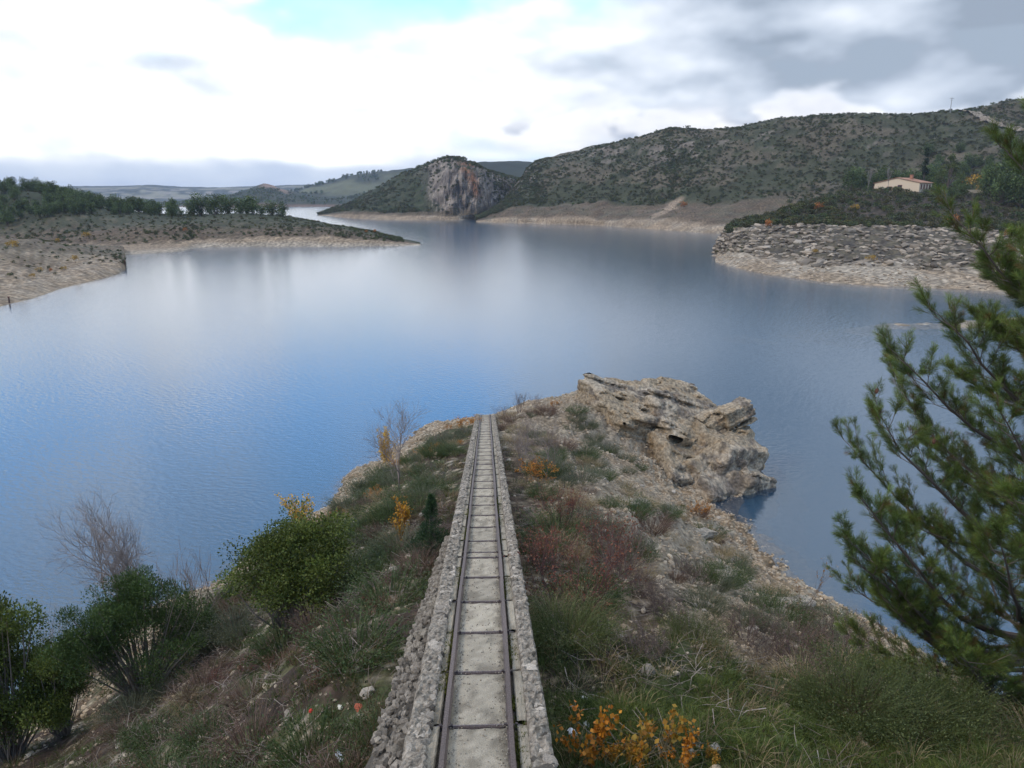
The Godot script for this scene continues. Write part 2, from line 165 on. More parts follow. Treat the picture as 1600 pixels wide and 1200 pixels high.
const PLANTS := [
	["evergreen_bush", -4.47, -14.99, 2.89, 1.08, "large rounded bright green evergreen bush left of the track", "bush"],
	["juniper_bush", -8.85, -16.72, 3.77, 0.98, "big dark green juniper bush with bare grey stems, left of the bright green bush", "bush"],
	["evergreen_bush", -12.07, -16.20, 4.69, 0.72, "tall leafy green bush cut off by the bottom left edge", "bush"],
	["evergreen_bush", -10.90, -16.52, 2.78, 0.85, "smaller green bush crowding beside the tall bush at the left edge", "bush"],
	["conifer_sapling", -1.20, -14.63, 1.48, 1.00, "small dark conifer sapling shaped like a fir close to the track", "tree"],
	["yellow_sapling", -7.36, -27.36, 1.97, 1.30, "bright yellow sapling at the shore behind the large green bush", "tree"],
	["orange_sapling", -2.24, -18.01, 1.32, 1.00, "slender orange-yellow sapling left of the conifer sapling", "tree"],
	["yellow_sapling", -5.04, -35.40, 2.14, 1.00, "yellow leafed shrub at the foot of the leafless tree", "shrub"],
	["leafless_tree", -3.26, -25.69, 4.10, 0.85, "slender leafless tree standing against the water left of the track", "tree"],
	["leafless_tree", -13.36, -24.34, 5.68, 0.75, "grey leafless tree rising behind the juniper bush, nearer the left edge", "tree"],
	["leafless_tree", -10.83, -22.16, 5.67, 0.80, "leaning leafless tree rising behind the juniper bush, nearer the bright green bush", "tree"],
	["twig_bush", -8.92, -20.47, 2.90, 1.00, "bare twiggy bush between the juniper and the bright green bush", "bush"],
	["twig_bush", -12.59, -20.33, 2.77, 1.00, "grey bare bush in front of the water beside the juniper", "bush"],
	["leafless_tree", 1.12, -23.95, 2.12, 0.80, "thin leafless sapling just right of the far track, paler of two", "tree"],
	["leafless_tree", 1.96, -23.15, 2.33, 0.80, "thin dark leafless sapling above the orange shrub right of the track", "tree"],
	["orange_shrub", 1.61, -22.80, 0.76, 1.40, "orange leafed shrub right of the track below the leafless saplings", "shrub"],
	["orange_shrub", 9.49, -30.00, 0.89, 1.00, "orange shrub alone on the stony slope in front of the outcrop", "shrub"],
	["red_bush", 1.56, -11.35, 1.72, 1.20, "largest dark red twiggy bush right of the track", "bush"],
	["red_bush", 1.03, -13.08, 1.06, 1.20, "dark red twiggy bush hugging the right wall of the track", "bush"],
	["red_bush", 2.68, -14.52, 1.43, 1.10, "dark red twiggy bush on the slope beside the largest red bush", "bush"],
	["red_bush", 1.83, -16.48, 1.17, 1.20, "small dark twiggy bush just below the orange shrub", "bush"],
	["twig_bush", 2.78, -13.58, 1.21, 0.90, "pale grey bare bush beside the dark red bushes", "bush"],
	["broom_bush", 1.12, -9.34, 0.70, 1.20, "dense green bush below the dark red bushes, beside the right wall", "bush"],
	["broom_bush", 3.23, -10.31, 0.63, 1.00, "upright green bush in the middle of the right slope", "bush"],
	["broom_bush", 4.78, -8.23, 0.82, 1.10, "bright green broom bush under the pine, first of the row of three", "bush"],
	["broom_bush", 5.39, -8.21, 0.92, 1.10, "bright green broom bush under the pine, middle of the row of three", "bush"],
	["broom_bush", 6.24, -8.55, 0.86, 1.10, "bright green broom bush under the pine, last of the row of three", "bush"],
	["heather_bush", 5.13, -10.74, 0.79, 1.50, "dull purple heathery bush below the brown seed-headed sapling", "bush"],
	["heather_bush", 4.93, -12.41, 0.75, 1.40, "dull purple heathery bush on the right slope above the upright green bush", "bush"],
	["heather_bush", 8.70, -15.85, 1.16, 1.40, "dull purple heathery bush beside the broom under the pine", "bush"],
	["heather_bush", 2.20, -8.98, 0.50, 1.30, "greyish purple bush below the upright green bush", "bush"],
	["seed_sapling", 8.38, -17.13, 2.36, 0.80, "thin bare sapling with curled brown leaves in front of the water", "tree"],
	["twig_bush", 0.88, -43.46, 1.22, 1.20, "small purplish bare bush right of the track end", "bush"],
	["twig_bush", 2.00, -43.02, 1.73, 1.00, "taller bare bush against the water behind the track end", "bush"],
	["twig_bush", 2.89, -42.35, 1.27, 0.90, "feathery bare bush against the water, farthest from the track end", "bush"],
	["orange_shrub", -1.27, -41.55, 0.71, 2.00, "low orange shrub on the shore left of the track end", "shrub"],
	["orange_shrub", 4.06, -42.67, 0.40, 1.60, "small orange cushion shrub on the skyline of the peninsula", "shrub"],
	["amber_plant", 1.05, -6.36, 0.68, 1.00, "orange and green leafy plant beside the right wall at the bottom edge", "plant"],
	["amber_plant", 1.55, -6.37, 0.76, 1.00, "tallest orange leafed plant at the bottom edge right of the track", "plant"],
	["amber_plant", 1.99, -6.37, 0.46, 1.00, "low orange leafed plant at the bottom edge, farther from the wall", "plant"],
	["amber_plant", 1.28, -6.34, 0.38, 1.00, "amber leafed plant between the two taller orange plants at the bottom edge", "plant"],
	["amber_plant", 2.32, -6.46, 0.27, 1.00, "small yellow and green leafy plant at the bottom edge, farthest from the wall", "plant"],
]
const SPIT_PINES := [
	[-83.3, -313.6, 5.7, "last small pine at the open end of the row on the spit"],
	[-87.9, -315.6, 6.0, "pine next to the last one at the open end of the row on the spit"],
	[-96.4, -318.8, 6.9, "pair pine at the nearer side of the middle gap on the spit"],
	[-99.2, -319.6, 6.7, "left one of the twin pines in the middle of the row on the spit"],
	[-105.5, -331.2, 6.6, "small pine crowding the twin pines in the row on the spit"],
	[-107.8, -322.0, 7.8, "broad pine right of the tallest pair on the spit"],
	[-113.4, -323.6, 7.9, "broad pine in the tallest pair on the spit"],
	[-120.5, -325.6, 8.5, "high narrow topped pine on the spit beside the wood"],
	[-122.7, -321.9, 6.4, "low pine under the narrow topped pine on the spit"],
	[-126.3, -352.4, 4.9, "low pine below the tallest pair on the spit"],
	[-135.6, -332.8, 6.6, "last pine of the wood before the gap on the spit"],
	[-95.7, -328.2, 4.3, "small pine in the gap near the open end of the row"],
]
const FAR_SHRUBS := [
	["bank", -83.6, -142.3, 1.1, "golden", "golden bush at the lower end of the row on the western bank"],
	["bank", -80.7, -135.0, 1.0, "golden", "golden bush at the nearest end of the row on the western bank"],
	["bank", -83.3, -150.0, 1.0, "golden", "golden bush in the middle of the row on the western bank"],
	["bank", -86.4, -160.3, 1.7, "golden", "tall golden bush near the tip of the western bank"],
	["bank", -84.3, -147.3, 1.0, "rust", "rusty bush inside the golden row on the western bank"],
	["bank", -97.4, -157.8, 2.2, "golden", "yellow shrub on the crest of the western bank"],
	["spit", -137.8, -246.8, 1.7, "golden", "small yellow shrub behind the western bank"],
	["spit", -129.0, -247.9, 2.6, "golden", "yellow shrubs at the foot of the brown mound"],
	["spit", -151.4, -336.2, 3.5, "rust", "rusty tree at the edge of the dark wood"],
	["promontory", 73.5, -193.4, 2.7, "rust", "rust red shrub at the tip of the promontory"],
	["promontory", 97.6, -218.9, 3.0, "rust", "rust shrub at the nearer end of the promontory scrub"],
	["promontory", 106.9, -216.0, 2.2, "golden", "golden shrub in the scrub left of the house"],
	["promontory", 123.4, -194.5, 3.4, "rust", "rust shrub in the scrub below the house lawn"],
	["promontory", 120.2, -168.8, 2.3, "rust", "rust shrub beside the big pine on the far slope"],
	["promontory", 78.3, -149.0, 1.8, "golden", "golden shrub low on the broken limestone"],
	["promontory", 71.9, -160.6, 1.3, "golden", "small golden shrub among the limestone blocks"],
	["hill", 104.7, -397.4, 4.1, "rust", "rust shrub above the landslip on the far shore"],
	["spit", -100.5, -256.0, 1.8, "rust", "rust shrub at the back of the pale beach"],
	["spit", -43.2, -275.5, 1.4, "rust", "rust shrub near the tip of the spit"],
	["spit", -40.1, -275.2, 1.7, "rust", "last rust shrub at the tip of the spit"],
]
const HOUSE_TREES := [
	["cypress", 163.5, -280.0, 15.8, "tall dark cypress behind the cream house"],
	["cedar", 170.8, -276.0, 13.2, "layered yellow green cedar right of the cream house"],
	["poplar", 136.7, -268.0, 9.1, "pale leafless poplar left of the cream house"],
	["poplar", 135.5, -252.0, 8.8, "pale leafless poplar in front of the cream house"],
	["golden", 177.8, -272.0, 6.6, "yellow leafed tree right of the cedar"],
	["golden", 170.9, -256.0, 4.5, "small golden tree at the end of the lawn"],
	["pine", 179.5, -262.0, 6.9, "dark round pine at the end of the lawn"],
	["pine", 140.4, -288.0, 10.5, "dark pine in the belt of trees behind the cream house"],
	["pine", 146.6, -293.0, 9.1, "dark pine in the belt of trees behind the cream house"],
	["pine", 154.3, -298.0, 7.7, "dark pine in the belt of trees behind the cream house"],
	["pine", 152.9, -289.0, 9.8, "dark pine in the belt of trees behind the cream house"],
	["pine", 159.9, -294.0, 8.4, "dark pine in the belt of trees behind the cream house"],
	["pine", 165.3, -299.0, 7.0, "dark pine in the belt of trees behind the cream house"],
	["pine", 164.0, -290.0, 9.1, "dark pine in the belt of trees behind the cream house"],
	["pine", 169.4, -295.0, 7.7, "dark pine in the belt of trees behind the cream house"],
	["pine", 178.9, -300.0, 10.9, "dark pine in the belt of trees behind the cream house"],
	["pine", 176.0, -291.0, 8.3, "dark pine in the belt of trees behind the cream house"],
	["pine", 188.1, -296.0, 6.9, "dark pine in the belt of trees behind the cream house"],
	["pine", 201.9, -301.0, 10.2, "dark pine in the belt of trees behind the cream house"],
	["pine", 200.9, -292.0, 7.6, "dark pine in the belt of trees behind the cream house"],
	["pine", 208.3, -297.0, 10.8, "dark pine in the belt of trees behind the cream house"],
	["pine", 205.8, -288.0, 9.0, "dark pine in the belt of trees behind the cream house"],
	["pine", 211.9, -293.0, 6.9, "dark pine in the belt of trees behind the cream house"],
	["pine", 160.7, -236.0, 12.0, "dark conifer in the clump beside the lawn right of the house"],
	["pine", 156.4, -225.0, 11.2, "dark conifer in the clump beside the lawn right of the house"],
	["pine", 164.3, -232.0, 15.0, "dark conifer in the clump beside the lawn right of the house"],
	["pine", 160.0, -222.0, 13.0, "dark conifer in the clump beside the lawn right of the house"],
	["pine", 168.3, -230.0, 16.5, "dark conifer in the clump beside the lawn right of the house"],
	["pine", 168.3, -226.0, 16.2, "dark conifer in the clump beside the lawn right of the house"],
	["pine", 175.1, -250.0, 15.0, "dark conifer in the clump beside the lawn right of the house"],
	["pine", 181.6, -252.0, 15.4, "dark conifer in the clump beside the lawn right of the house"],
	["pine", 165.5, -246.0, 9.0, "dark conifer in the clump beside the lawn right of the house"],
	["pine", 153.1, -240.0, 5.1, "dark conifer in the clump beside the lawn right of the house"],
	["pine", 147.6, -236.0, 5.0, "dark conifer in the clump beside the lawn right of the house"],
]
const ROAD := [
	[309.5, -510.2],
	[281.7, -454.0],
	[290.8, -457.5],
	[284.4, -436.5],
	[285.4, -427.5],
	[289.9, -420.1],
	[298.9, -419.7],
	[307.5, -412.0],
]
const SLIP := [Vector2(87.8, -390.3), Vector2(107.0, -422.0)]
const POSTS := [
	[-80.6, -169.5, "short dark post at the tip of the western bank"],
	[-71.5, -113.0, "short dark post at the water's edge near the left edge"],
]
# name, x, z, size, colour, label
const LITTER := [
	["drinks_can", -1.98, -8.5, 0.11, 0.065, 0.065, 0.62, 0.60, 0.50, "pale crushed drinks can in the grass beside the rubble footing"],
	["cloth_rag", -1.66, -8.15, 0.15, 0.04, 0.11, 0.42, 0.10, 0.05, "orange red rag in the grass beside the rubble footing"],
	["bottle_cap", -2.41, -8.67, 0.06, 0.05, 0.06, 0.6, 0.04, 0.03, "small red plastic cap lying in the dark litter"],
	["plastic_bottle", -1.72, -7.2, 0.2, 0.07, 0.07, 0.55, 0.60, 0.66, "pale plastic bottle at the edge of the rubble footing"],
	["paper_scrap", 1.17, -7.8, 0.09, 0.05, 0.06, 0.75, 0.72, 0.66, "white paper scrap below the dense green bush by the wall"],
	["paper_scrap", 0.98, -7.5, 0.08, 0.05, 0.06, 0.75, 0.75, 0.73, "white paper scrap close against the right wall"],
	["paper_scrap", 1.10, -7.15, 0.11, 0.06, 0.08, 0.72, 0.72, 0.70, "crumpled white paper beside the orange plants"],
	["plastic_bag", 0.92, -6.95, 0.14, 0.06, 0.1, 0.70, 0.70, 0.70, "crumpled white bag between the right wall and the orange plants"],
]
const TRACK_X := -0.10
const RIPPLE := 0.13
const CELL := 0.75
const GX0 := -36.0
const GZ0 := -70.0
const GNX := 97
const GNZ := 105

var rng := RandomNumberGenerator.new()
var M := {}
var kinds := {}
var taken := {}
var coarse := PackedFloat32Array()
var patches := {}
var nz_big := FastNoiseLite.new()
var nz_mid := FastNoiseLite.new()
var nz_fine := FastNoiseLite.new()


class Shape:
	var v := PackedVector3Array()
	var c := PackedColorArray()
	var n := PackedVector3Array()
	var i := PackedInt32Array()

	func leaf(at: Vector3, along: Vector3, across: Vector3, col: Color) -> void:
		var k := v.size()
		v.append(at)
		v.append(at + along * 0.5 + across)
		v.append(at + along)
		v.append(at + along * 0.45 - across)
		c.append(col)
		c.append(col)
		c.append(col)
		c.append(col)
		i.append_array(PackedInt32Array([k, k + 1, k + 2, k, k + 2, k + 3]))

	func blade(at: Vector3, mid: Vector3, tip: Vector3, across: Vector3, col: Color) -> void:
		var k := v.size()
		v.append_array(PackedVector3Array([at - across, at + across, mid - across * 0.8, mid + across * 0.8, tip]))
		c.append_array(PackedColorArray([col, col, col, col, col]))
		i.append_array(PackedInt32Array([k, k + 1, k + 3, k, k + 3, k + 2, k + 2, k + 3, k + 4]))

	func tube(p: Array, r0: float, r1: float, sides: int, col: Color) -> void:
		var k := v.size()
		var last := p.size() - 1
		for j in p.size():
			var d: Vector3 = (p[mini(j + 1, last)] - p[maxi(j - 1, 0)]).normalized()
			var a := d.cross(Vector3(0.31, 0.2, 0.93)).normalized()
			var b := d.cross(a)
			var r := lerpf(r0, r1, float(j) / last)
			for s in sides:
				var t := TAU * s / sides
				v.append(p[j] + (a * cos(t) + b * sin(t)) * r)
				c.append(col)
		for j in last:
			for s in sides:
				var q := k + j * sides + s
				var w := k + j * sides + (s + 1) % sides
				i.append_array(PackedInt32Array([q, w, w + sides, q, w + sides, q + sides]))

	func box(at: Vector3, size: Vector3, turn: Basis, col: Color, taper := 1.0) -> void:
		var k := v.size()
		for j in 8:
			var s := Vector3(-0.5 if j & 1 == 0 else 0.5, -0.5 if j & 2 == 0 else 0.5, -0.5 if j & 4 == 0 else 0.5)
			if s.y > 0.0:
				s.x *= taper
				s.z *= taper
			v.append(at + turn * (s * size))
			c.append(col)
		i.append_array(PackedInt32Array([k, k + 1, k + 3, k, k + 3, k + 2, k + 5, k + 4, k + 6, k + 5, k + 6, k + 7, k + 4, k, k + 2, k + 4, k + 2, k + 6, k + 1, k + 5, k + 7, k + 1, k + 7, k + 3, k + 2, k + 3, k + 7, k + 2, k + 7, k + 6, k + 4, k + 5, k + 1, k + 4, k + 1, k]))

	func add(m: ArrayMesh, t: Transform3D, tint: Color) -> void:
		var a := m.surface_get_arrays(0)
		var k := v.size()
		var pv: PackedVector3Array = a[Mesh.ARRAY_VERTEX]
		for p in pv:
			v.append(t * p)
			c.append(tint)
		for q in (a[Mesh.ARRAY_INDEX] as PackedInt32Array):
			i.append(q + k)

	func mesh() -> ArrayMesh:
		var a := []
		a.resize(Mesh.ARRAY_MAX)
		a[Mesh.ARRAY_VERTEX] = v
		a[Mesh.ARRAY_COLOR] = c
		if n.size() == v.size():
			a[Mesh.ARRAY_NORMAL] = n
		a[Mesh.ARRAY_INDEX] = i
		var m := ArrayMesh.new()
		m.add_surface_from_arrays(Mesh.PRIMITIVE_TRIANGLES, a)
		return m


# ---------------------------------------------------------------- helpers

func numbered(called: String) -> String:
	var k: int = taken.get(called, 0)
	taken[called] = k + 1
	return called if k == 0 else "%s_%03d" % [called, k]


func put(called: String, mesh: Mesh, mat: Material, parent: Node = null) -> MeshInstance3D:
	var o := MeshInstance3D.new()
	o.name = numbered(called) if parent == null else called
	o.mesh = mesh
	o.material_override = mat
	if parent == null:
		add_child(o)
	else:
		parent.add_child(o, true)
	return o


func thing(called: String, label: String, category: String, at := Vector3.ZERO, group := "") -> Node3D:
	var o := Node3D.new()
	o.name = numbered(called)
	o.position = at
	add_child(o)
	tag(o, label, category, group)
	return o


func tag(o: Node, label: String, category := "", group := "", kind := "") -> void:
	if label:
		o.set_meta("label", label)
	if category:
		o.set_meta("category", category)
	if group:
		o.set_meta("group", group)
	if kind:
		o.set_meta("kind", kind)


func scatter(called: String, mesh: Mesh, mat: Material, where: Array, cols: Array, label: String, parent: Node = null) -> void:
	var mm := MultiMesh.new()
	mm.transform_format = MultiMesh.TRANSFORM_3D
	mm.use_colors = true
	mm.mesh = mesh
	mm.instance_count = where.size()
	for k in where.size():
		mm.set_instance_transform(k, where[k])
		mm.set_instance_color(k, cols[k])
	var o := MultiMeshInstance3D.new()
	o.multimesh = mm
	o.material_override = mat
	if parent:
		o.name = called
		parent.add_child(o, true)
	else:
		o.name = numbered(called)
		add_child(o)
	tag(o, label, "", "", "stuff")


func rnd(a: float, b: float) -> float:
	return rng.randf_range(a, b)


func ball() -> Vector3:
	return Vector3(rng.randfn(), rng.randfn(), rng.randfn()).normalized()


func shade(a: Color, b: Color, spread := 0.25) -> Color:
	var k := a.lerp(b, rng.randf())
	var s := 1.0 + rnd(-spread, spread)
	return Color(k.r * s, k.g * s, k.b * s)


func col(r: float, g: float, b: float) -> Color:
	return Color(r, g, b)


func noise_tex(size: int, freq: float, oct: int, lo: float, hi: float, seed_: int, kind := FastNoiseLite.TYPE_SIMPLEX_SMOOTH, normal := false, strength := 4.0) -> NoiseTexture2D:
	var f := FastNoiseLite.new()
	f.seed = seed_
	f.noise_type = kind
	f.frequency = freq
	f.fractal_octaves = oct
	var t := NoiseTexture2D.new()
	t.width = size
	t.height = size
	t.seamless = true
	t.noise = f
	if normal:
		t.as_normal_map = true
		t.bump_strength = strength
	else:
		var g := Gradient.new()
		g.set_color(0, Color(lo, lo, lo))
		g.set_color(1, Color(hi, hi, hi))
		t.color_ramp = g
	return t


func mat(called: String, rough: float, albedo := Color.WHITE, vertex := true) -> StandardMaterial3D:
	var m := StandardMaterial3D.new()
	m.resource_name = called
	m.albedo_color = albedo.linear_to_srgb()
	m.vertex_color_use_as_albedo = vertex
	m.roughness = rough
	m.metallic_specular = 0.35
	M[called] = m
	return m


func textured(m: StandardMaterial3D, scale: float, tex: Texture2D, normal: Texture2D, strength: float, relief: Texture2D = null, relief_cm := 0.0) -> void:
	m.uv1_triplanar = true
	m.uv1_world_triplanar = true
	m.uv1_scale = Vector3.ONE * scale
	m.albedo_texture = tex
	if normal:
		m.normal_enabled = true
		m.normal_texture = normal
		m.normal_scale = strength
	if relief:
		m.heightmap_enabled = true
		m.heightmap_texture = relief
		m.heightmap_scale = relief_cm


func materials() -> void:
	var grain := noise_tex(1024, 0.012, 7, 0.42, 1.0, 3)
	var grain_n := noise_tex(1024, 0.02, 6, 0, 1, 5, FastNoiseLite.TYPE_SIMPLEX_SMOOTH, true, 9.0)
	var pebble := noise_tex(1024, 0.03, 3, 0.0, 1.0, 9, FastNoiseLite.TYPE_CELLULAR)
	textured(mat("earth", 0.95), 0.32, grain, grain_n, 1.0, pebble, 3.0)
	textured(mat("far_earth", 0.95), 0.06, grain, grain_n, 0.3)
	textured(mat("rock", 0.9), 0.4, grain, grain_n, 1.0, pebble, 2.0)
	textured(mat("masonry", 0.92), 1.7, noise_tex(512, 0.03, 6, 0.5, 1.0, 21), grain_n, 1.0, pebble, 1.2)
	textured(mat("concrete", 0.9), 1.1, noise_tex(1024, 0.06, 6, 0.62, 1.0, 33), grain_n, 0.7, pebble, 0.5)
	var steel := mat("rusty_steel", 0.48)
	textured(steel, 2.2, noise_tex(512, 0.04, 6, 0.5, 1.0, 41), null, 0.0)
	steel.metallic = 0.55
	mat("bark", 0.9)
	var leaf := mat("leaves", 0.55)
	leaf.backlight_enabled = true
	leaf.backlight = Color(0.7, 0.7, 0.6)
	mat("needles", 0.6)
	mat("stone", 0.92)
	textured(M.stone, 2.6, noise_tex(512, 0.03, 5, 0.62, 1.0, 51), grain_n, 0.8)
	mat("plaster", 0.9)
	mat("roof_tiles", 0.9)
	var pane := mat("window_glass", 0.1, Color(0.03, 0.035, 0.04), false)
	pane.metallic_specular = 0.5
	mat("paint", 0.6)
	var w := mat("lake_water", 0.12, Color(0.03, 0.085, 0.15), false)
	w.albedo_color.a = 0.35
	w.transparency = BaseMaterial3D.TRANSPARENCY_ALPHA
	w.metallic_specular = 0.6
	w.uv1_triplanar = true
	w.uv1_world_triplanar = true
	w.uv1_scale = Vector3.ONE / 30.0
	w.normal_enabled = true
	w.normal_texture = ripple_map(1536)
	w.normal_scale = 1.0
	for k in 3:
		var s := mat("murk_%d" % k, 1.0, Color(0.05, 0.145, 0.235), false)
		s.specular_mode = BaseMaterial3D.SPECULAR_DISABLED
		if k < 2:
			s.transparency = BaseMaterial3D.TRANSPARENCY_ALPHA
			s.albedo_color.a = 0.5


func ripple_map(size: int) -> ImageTexture:
	# wind ripples from noise, made to tile by blending each edge into the other at an even strength
	var f := FastNoiseLite.new()
	f.seed = 404
	f.noise_type = FastNoiseLite.TYPE_SIMPLEX_SMOOTH
	f.frequency = 0.03
	f.fractal_octaves = 3
	f.fractal_gain = 0.55
	var band := size / 6
	var hgt := PackedFloat32Array()
	hgt.resize(size * size)
	for y in size:
		var wy := clampf(float(y) / band, 0.0, 1.0)
		for x in size:
			var wx := clampf(float(x) / band, 0.0, 1.0)
			var gx := x * 0.85 + y * 0.3
			var gy := y * 1.6 - x * 0.45
			var n := f.get_noise_2d(gx, gy)
			if wx < 1.0 or wy < 1.0:
				var sx := size * 0.85
				var sy := size * -0.45
				var tx := size * 0.3
				var ty := size * 1.6
				var q := [wx * wy, (1.0 - wx) * wy, wx * (1.0 - wy), (1.0 - wx) * (1.0 - wy)]
				n = n * q[0] + f.get_noise_2d(gx + sx, gy + sy) * q[1] + f.get_noise_2d(gx + tx, gy + ty) * q[2] + f.get_noise_2d(gx + sx + tx, gy + sy + ty) * q[3]
				n /= sqrt(q[0] * q[0] + q[1] * q[1] + q[2] * q[2] + q[3] * q[3])
			hgt[y * size + x] = n * RIPPLE
	var data := PackedByteArray()
	data.resize(size * size * 3)
	for y in size:
		var up := ((y + size - 1) % size) * size
		var dn := ((y + 1) % size) * size
		for x in size:
			var n := Vector3(hgt[y * size + (x + size - 1) % size] - hgt[y * size + (x + 1) % size], hgt[up + x] - hgt[dn + x], 1.0).normalized()
			var o := (y * size + x) * 3
			data[o] = int(n.x * 127.0 + 128.0)
			data[o + 1] = int(n.y * 127.0 + 128.0)
			data[o + 2] = int(n.z * 127.0 + 128.0)
	return ImageTexture.create_from_image(Image.create_from_data(size, size, false, Image.FORMAT_RGB8, data))


# ---------------------------------------------------------------- camera, sky and sun

func sky_light() -> void:
	var camera := Camera3D.new()
	camera.name = "camera"
	camera.fov = 54.98
	camera.near = 0.05
	camera.far = 20000.0
	camera.rotation_order = EULER_ORDER_YXZ
	camera.rotation = Vector3(deg_to_rad(-14.2115), deg_to_rad(-2.0362), 0.0)
	camera.position = Vector3(0, 15.5, 0)
	add_child(camera)
	camera.current = true

	var env := Environment.new()
	env.background_mode = Environment.BG_SKY
	env.tonemap_mode = Environment.TONE_MAPPER_LINEAR
	env.tonemap_exposure = EXPOSURE
	env.sdfgi_enabled = true
	env.ssao_enabled = true
	env.ssil_enabled = true
	env.fog_enabled = HAZE > 0.0
	env.fog_density = HAZE
	env.fog_light_color = Color(0.80, 0.88, 1.0)
	var sky := Sky.new()
	var pan := PanoramaSkyMaterial.new()
	pan.panorama = ImageTexture.create_from_image(sky_image())
	sky.sky_material = pan
	env.sky = sky
	var we := WorldEnvironment.new()
	we.name = "daylight"
	we.environment = env
	add_child(we)

	var sun := DirectionalLight3D.new()
	sun.name = "veiled_sun"
	sun.light_energy = 0.5
	sun.light_angular_distance = 12.0
	sun.light_color = Color(1.0, 0.90, 0.76)
	sun.shadow_enabled = true
	sun.rotation_order = EULER_ORDER_YXZ
	sun.rotation = Vector3(deg_to_rad(-42), deg_to_rad(-62), 0)
	add_child(sun)


func sky_image() -> Image:
	var w := 2048
	var h := 1024
	var data := PackedFloat32Array()
	data.resize(w * h * 3)
	var big := FastNoiseLite.new()
	big.seed = 12
	big.frequency = 0.55
	big.fractal_octaves = 5
	var fine := FastNoiseLite.new()
	fine.seed = 77
	fine.frequency = 1.6
	fine.fractal_octaves = 5
	var soft := FastNoiseLite.new()
	soft.seed = 5
	soft.frequency = 2.2
	soft.fractal_octaves = 4
	var puffs := FastNoiseLite.new()
	puffs.seed = 31
	puffs.frequency = 0.75
	puffs.fractal_octaves = 6
	for y in h:
		var el := 90.0 - (y + 0.5) / h * 180.0
		var o := y * w * 3
		if el < -1.0:
			for x in w:
				data[o + x * 3] = 0.3
				data[o + x * 3 + 1] = 0.33
				data[o + x * 3 + 2] = 0.37
			continue
		var sy := sin(deg_to_rad(el))
		var cy := cos(deg_to_rad(el))
		var plane := 1.0 / (maxf(sy, 0.0) + 0.16)
		var blue := Color(0.70, 0.94, 1.06).lerp(Color(0.30, 0.90, 1.95), smoothstep(9.0, 15.0, el)).lerp(Color(0.14, 0.33, 0.80), smoothstep(24.0, 70.0, el))
		for x in w:
			var az := fposmod((x + 0.5) / w * 360.0 + 180.0, 360.0) - 180.0
			var a := az - 2.0
			var r := deg_to_rad(az)
			var dx := sin(r) * cy
			var dz := -cos(r) * cy
			var n1 := big.get_noise_3d(dx * plane, dz * plane, 3.0)
			var n2 := fine.get_noise_3d(dx * plane, dz * plane, sy * 2.0)
			var n3 := soft.get_noise_3d(dx * 4.0, sy * 9.0, dz * 4.0)
			var n4 := puffs.get_noise_3d(dx * 5.0, sy * 13.0, dz * 5.0)
			# broken cloud all round
			var cover := smoothstep(-0.30, 0.12, n1 + n2 * 0.35)
			var lit := clampf(1.0 + n2 * 0.8 + n1 * 0.3, 0.5, 1.6)
			# bright thin cloud low over the lake to the west
			var west := (1.0 - smoothstep(-8.0, 6.0, a + n3 * 8.0)) * smoothstep(-150.0, -110.0, a)
			var veil := west * (1.0 - smoothstep(6.5, 12.0, el + n3 * 5.0) * 0.75)
			# a long rift of clear sky above the western cloud, and a second smaller one higher up
			var rift := smoothstep(11.8, 13.4, el + n3 * 3.0 + n4 * 2.0) * (1.0 - smoothstep(16.2, 18.2, el + n3 * 3.0 + n4 * 3.0))
			rift = maxf(rift, smoothstep(20.5, 22.0, el + n4 * 5.0) * (1.0 - smoothstep(24.0, 27.0, el + n3 * 5.0)) * 0.8)
			cover = lerpf(cover, smoothstep(0.05, 0.4, n4 + n1), rift * west)
			cover = lerpf(cover, 1.0, veil)
			lit = lerpf(lit, 1.10 + n4 * 0.75 + n3 * 0.2, veil)
			# grey cloud deck to the east
			var east := smoothstep(-6.0, 9.0, a + n1 * 8.0 + n3 * 6.0) 
			east = maxf(east, 1.0 - smoothstep(-150.0, -128.0, a + n1 * 20.0))
			var deck := east * smoothstep(5.6, 7.2, el + n4 * 3.0 + n3 * 1.2 + smoothstep(8.0, 26.0, a) * 1.0) * (1.0 - smoothstep(19.0, 30.0, el + n1 * 12.0))
			var deck_lit := clampf(0.56 + n2 * 0.25 + n4 * 0.62 + n1 * 0.2 - smoothstep(18.0, 34.0, a) * 0.07 + (1.0 - smoothstep(2.0, 14.0, absf(a))) * 0.3, 0.36, 1.0)
			cover = lerpf(cover, 1.0, deck)
			lit = lerpf(lit, deck_lit, deck)
			var dim := clampf(1.2 - lit, 0.0, 1.0)
			var c := Color(lit * (1.0 - dim * 0.20), lit, lit * (1.0 + dim * 0.30))
			c = blue.lerp(c, cover)
			# under the deck: pale far cloud with small grey cumulus
			var under := east * (1.0 - deck) * (1.0 - smoothstep(6.5, 9.0, el))
			var puff := smoothstep(0.0, 0.2, n4 + n3 * 0.4 - 0.10 + smoothstep(4.0, 20.0, a) * 0.16) * smoothstep(2.8, 4.6, el)
			var u := Color(0.76, 0.79, 0.86).lerp(Color(0.95, 0.96, 0.98), clampf(0.5 + n3 * 1.6, 0.0, 1.0)).lerp(Color(0.40, 0.46, 0.58), puff)
			c = c.lerp(u, under)
			# far bank of blue-grey cloud on the horizon
			var bank := (1.0 - smoothstep(1.9, 3.0, el + n3 * 0.35 + n2 * 0.2)) * lerpf(1.0, 0.5, east)
			var b := Color(0.56, 0.65, 0.80).lerp(Color(0.66, 0.74, 0.86), clampf(0.5 + n3 * 1.5, 0.0, 1.0))
			c = c.lerp(b, bank)
			data[o + x * 3] = c.r
			data[o + x * 3 + 1] = c.g
			data[o + x * 3 + 2] = c.b
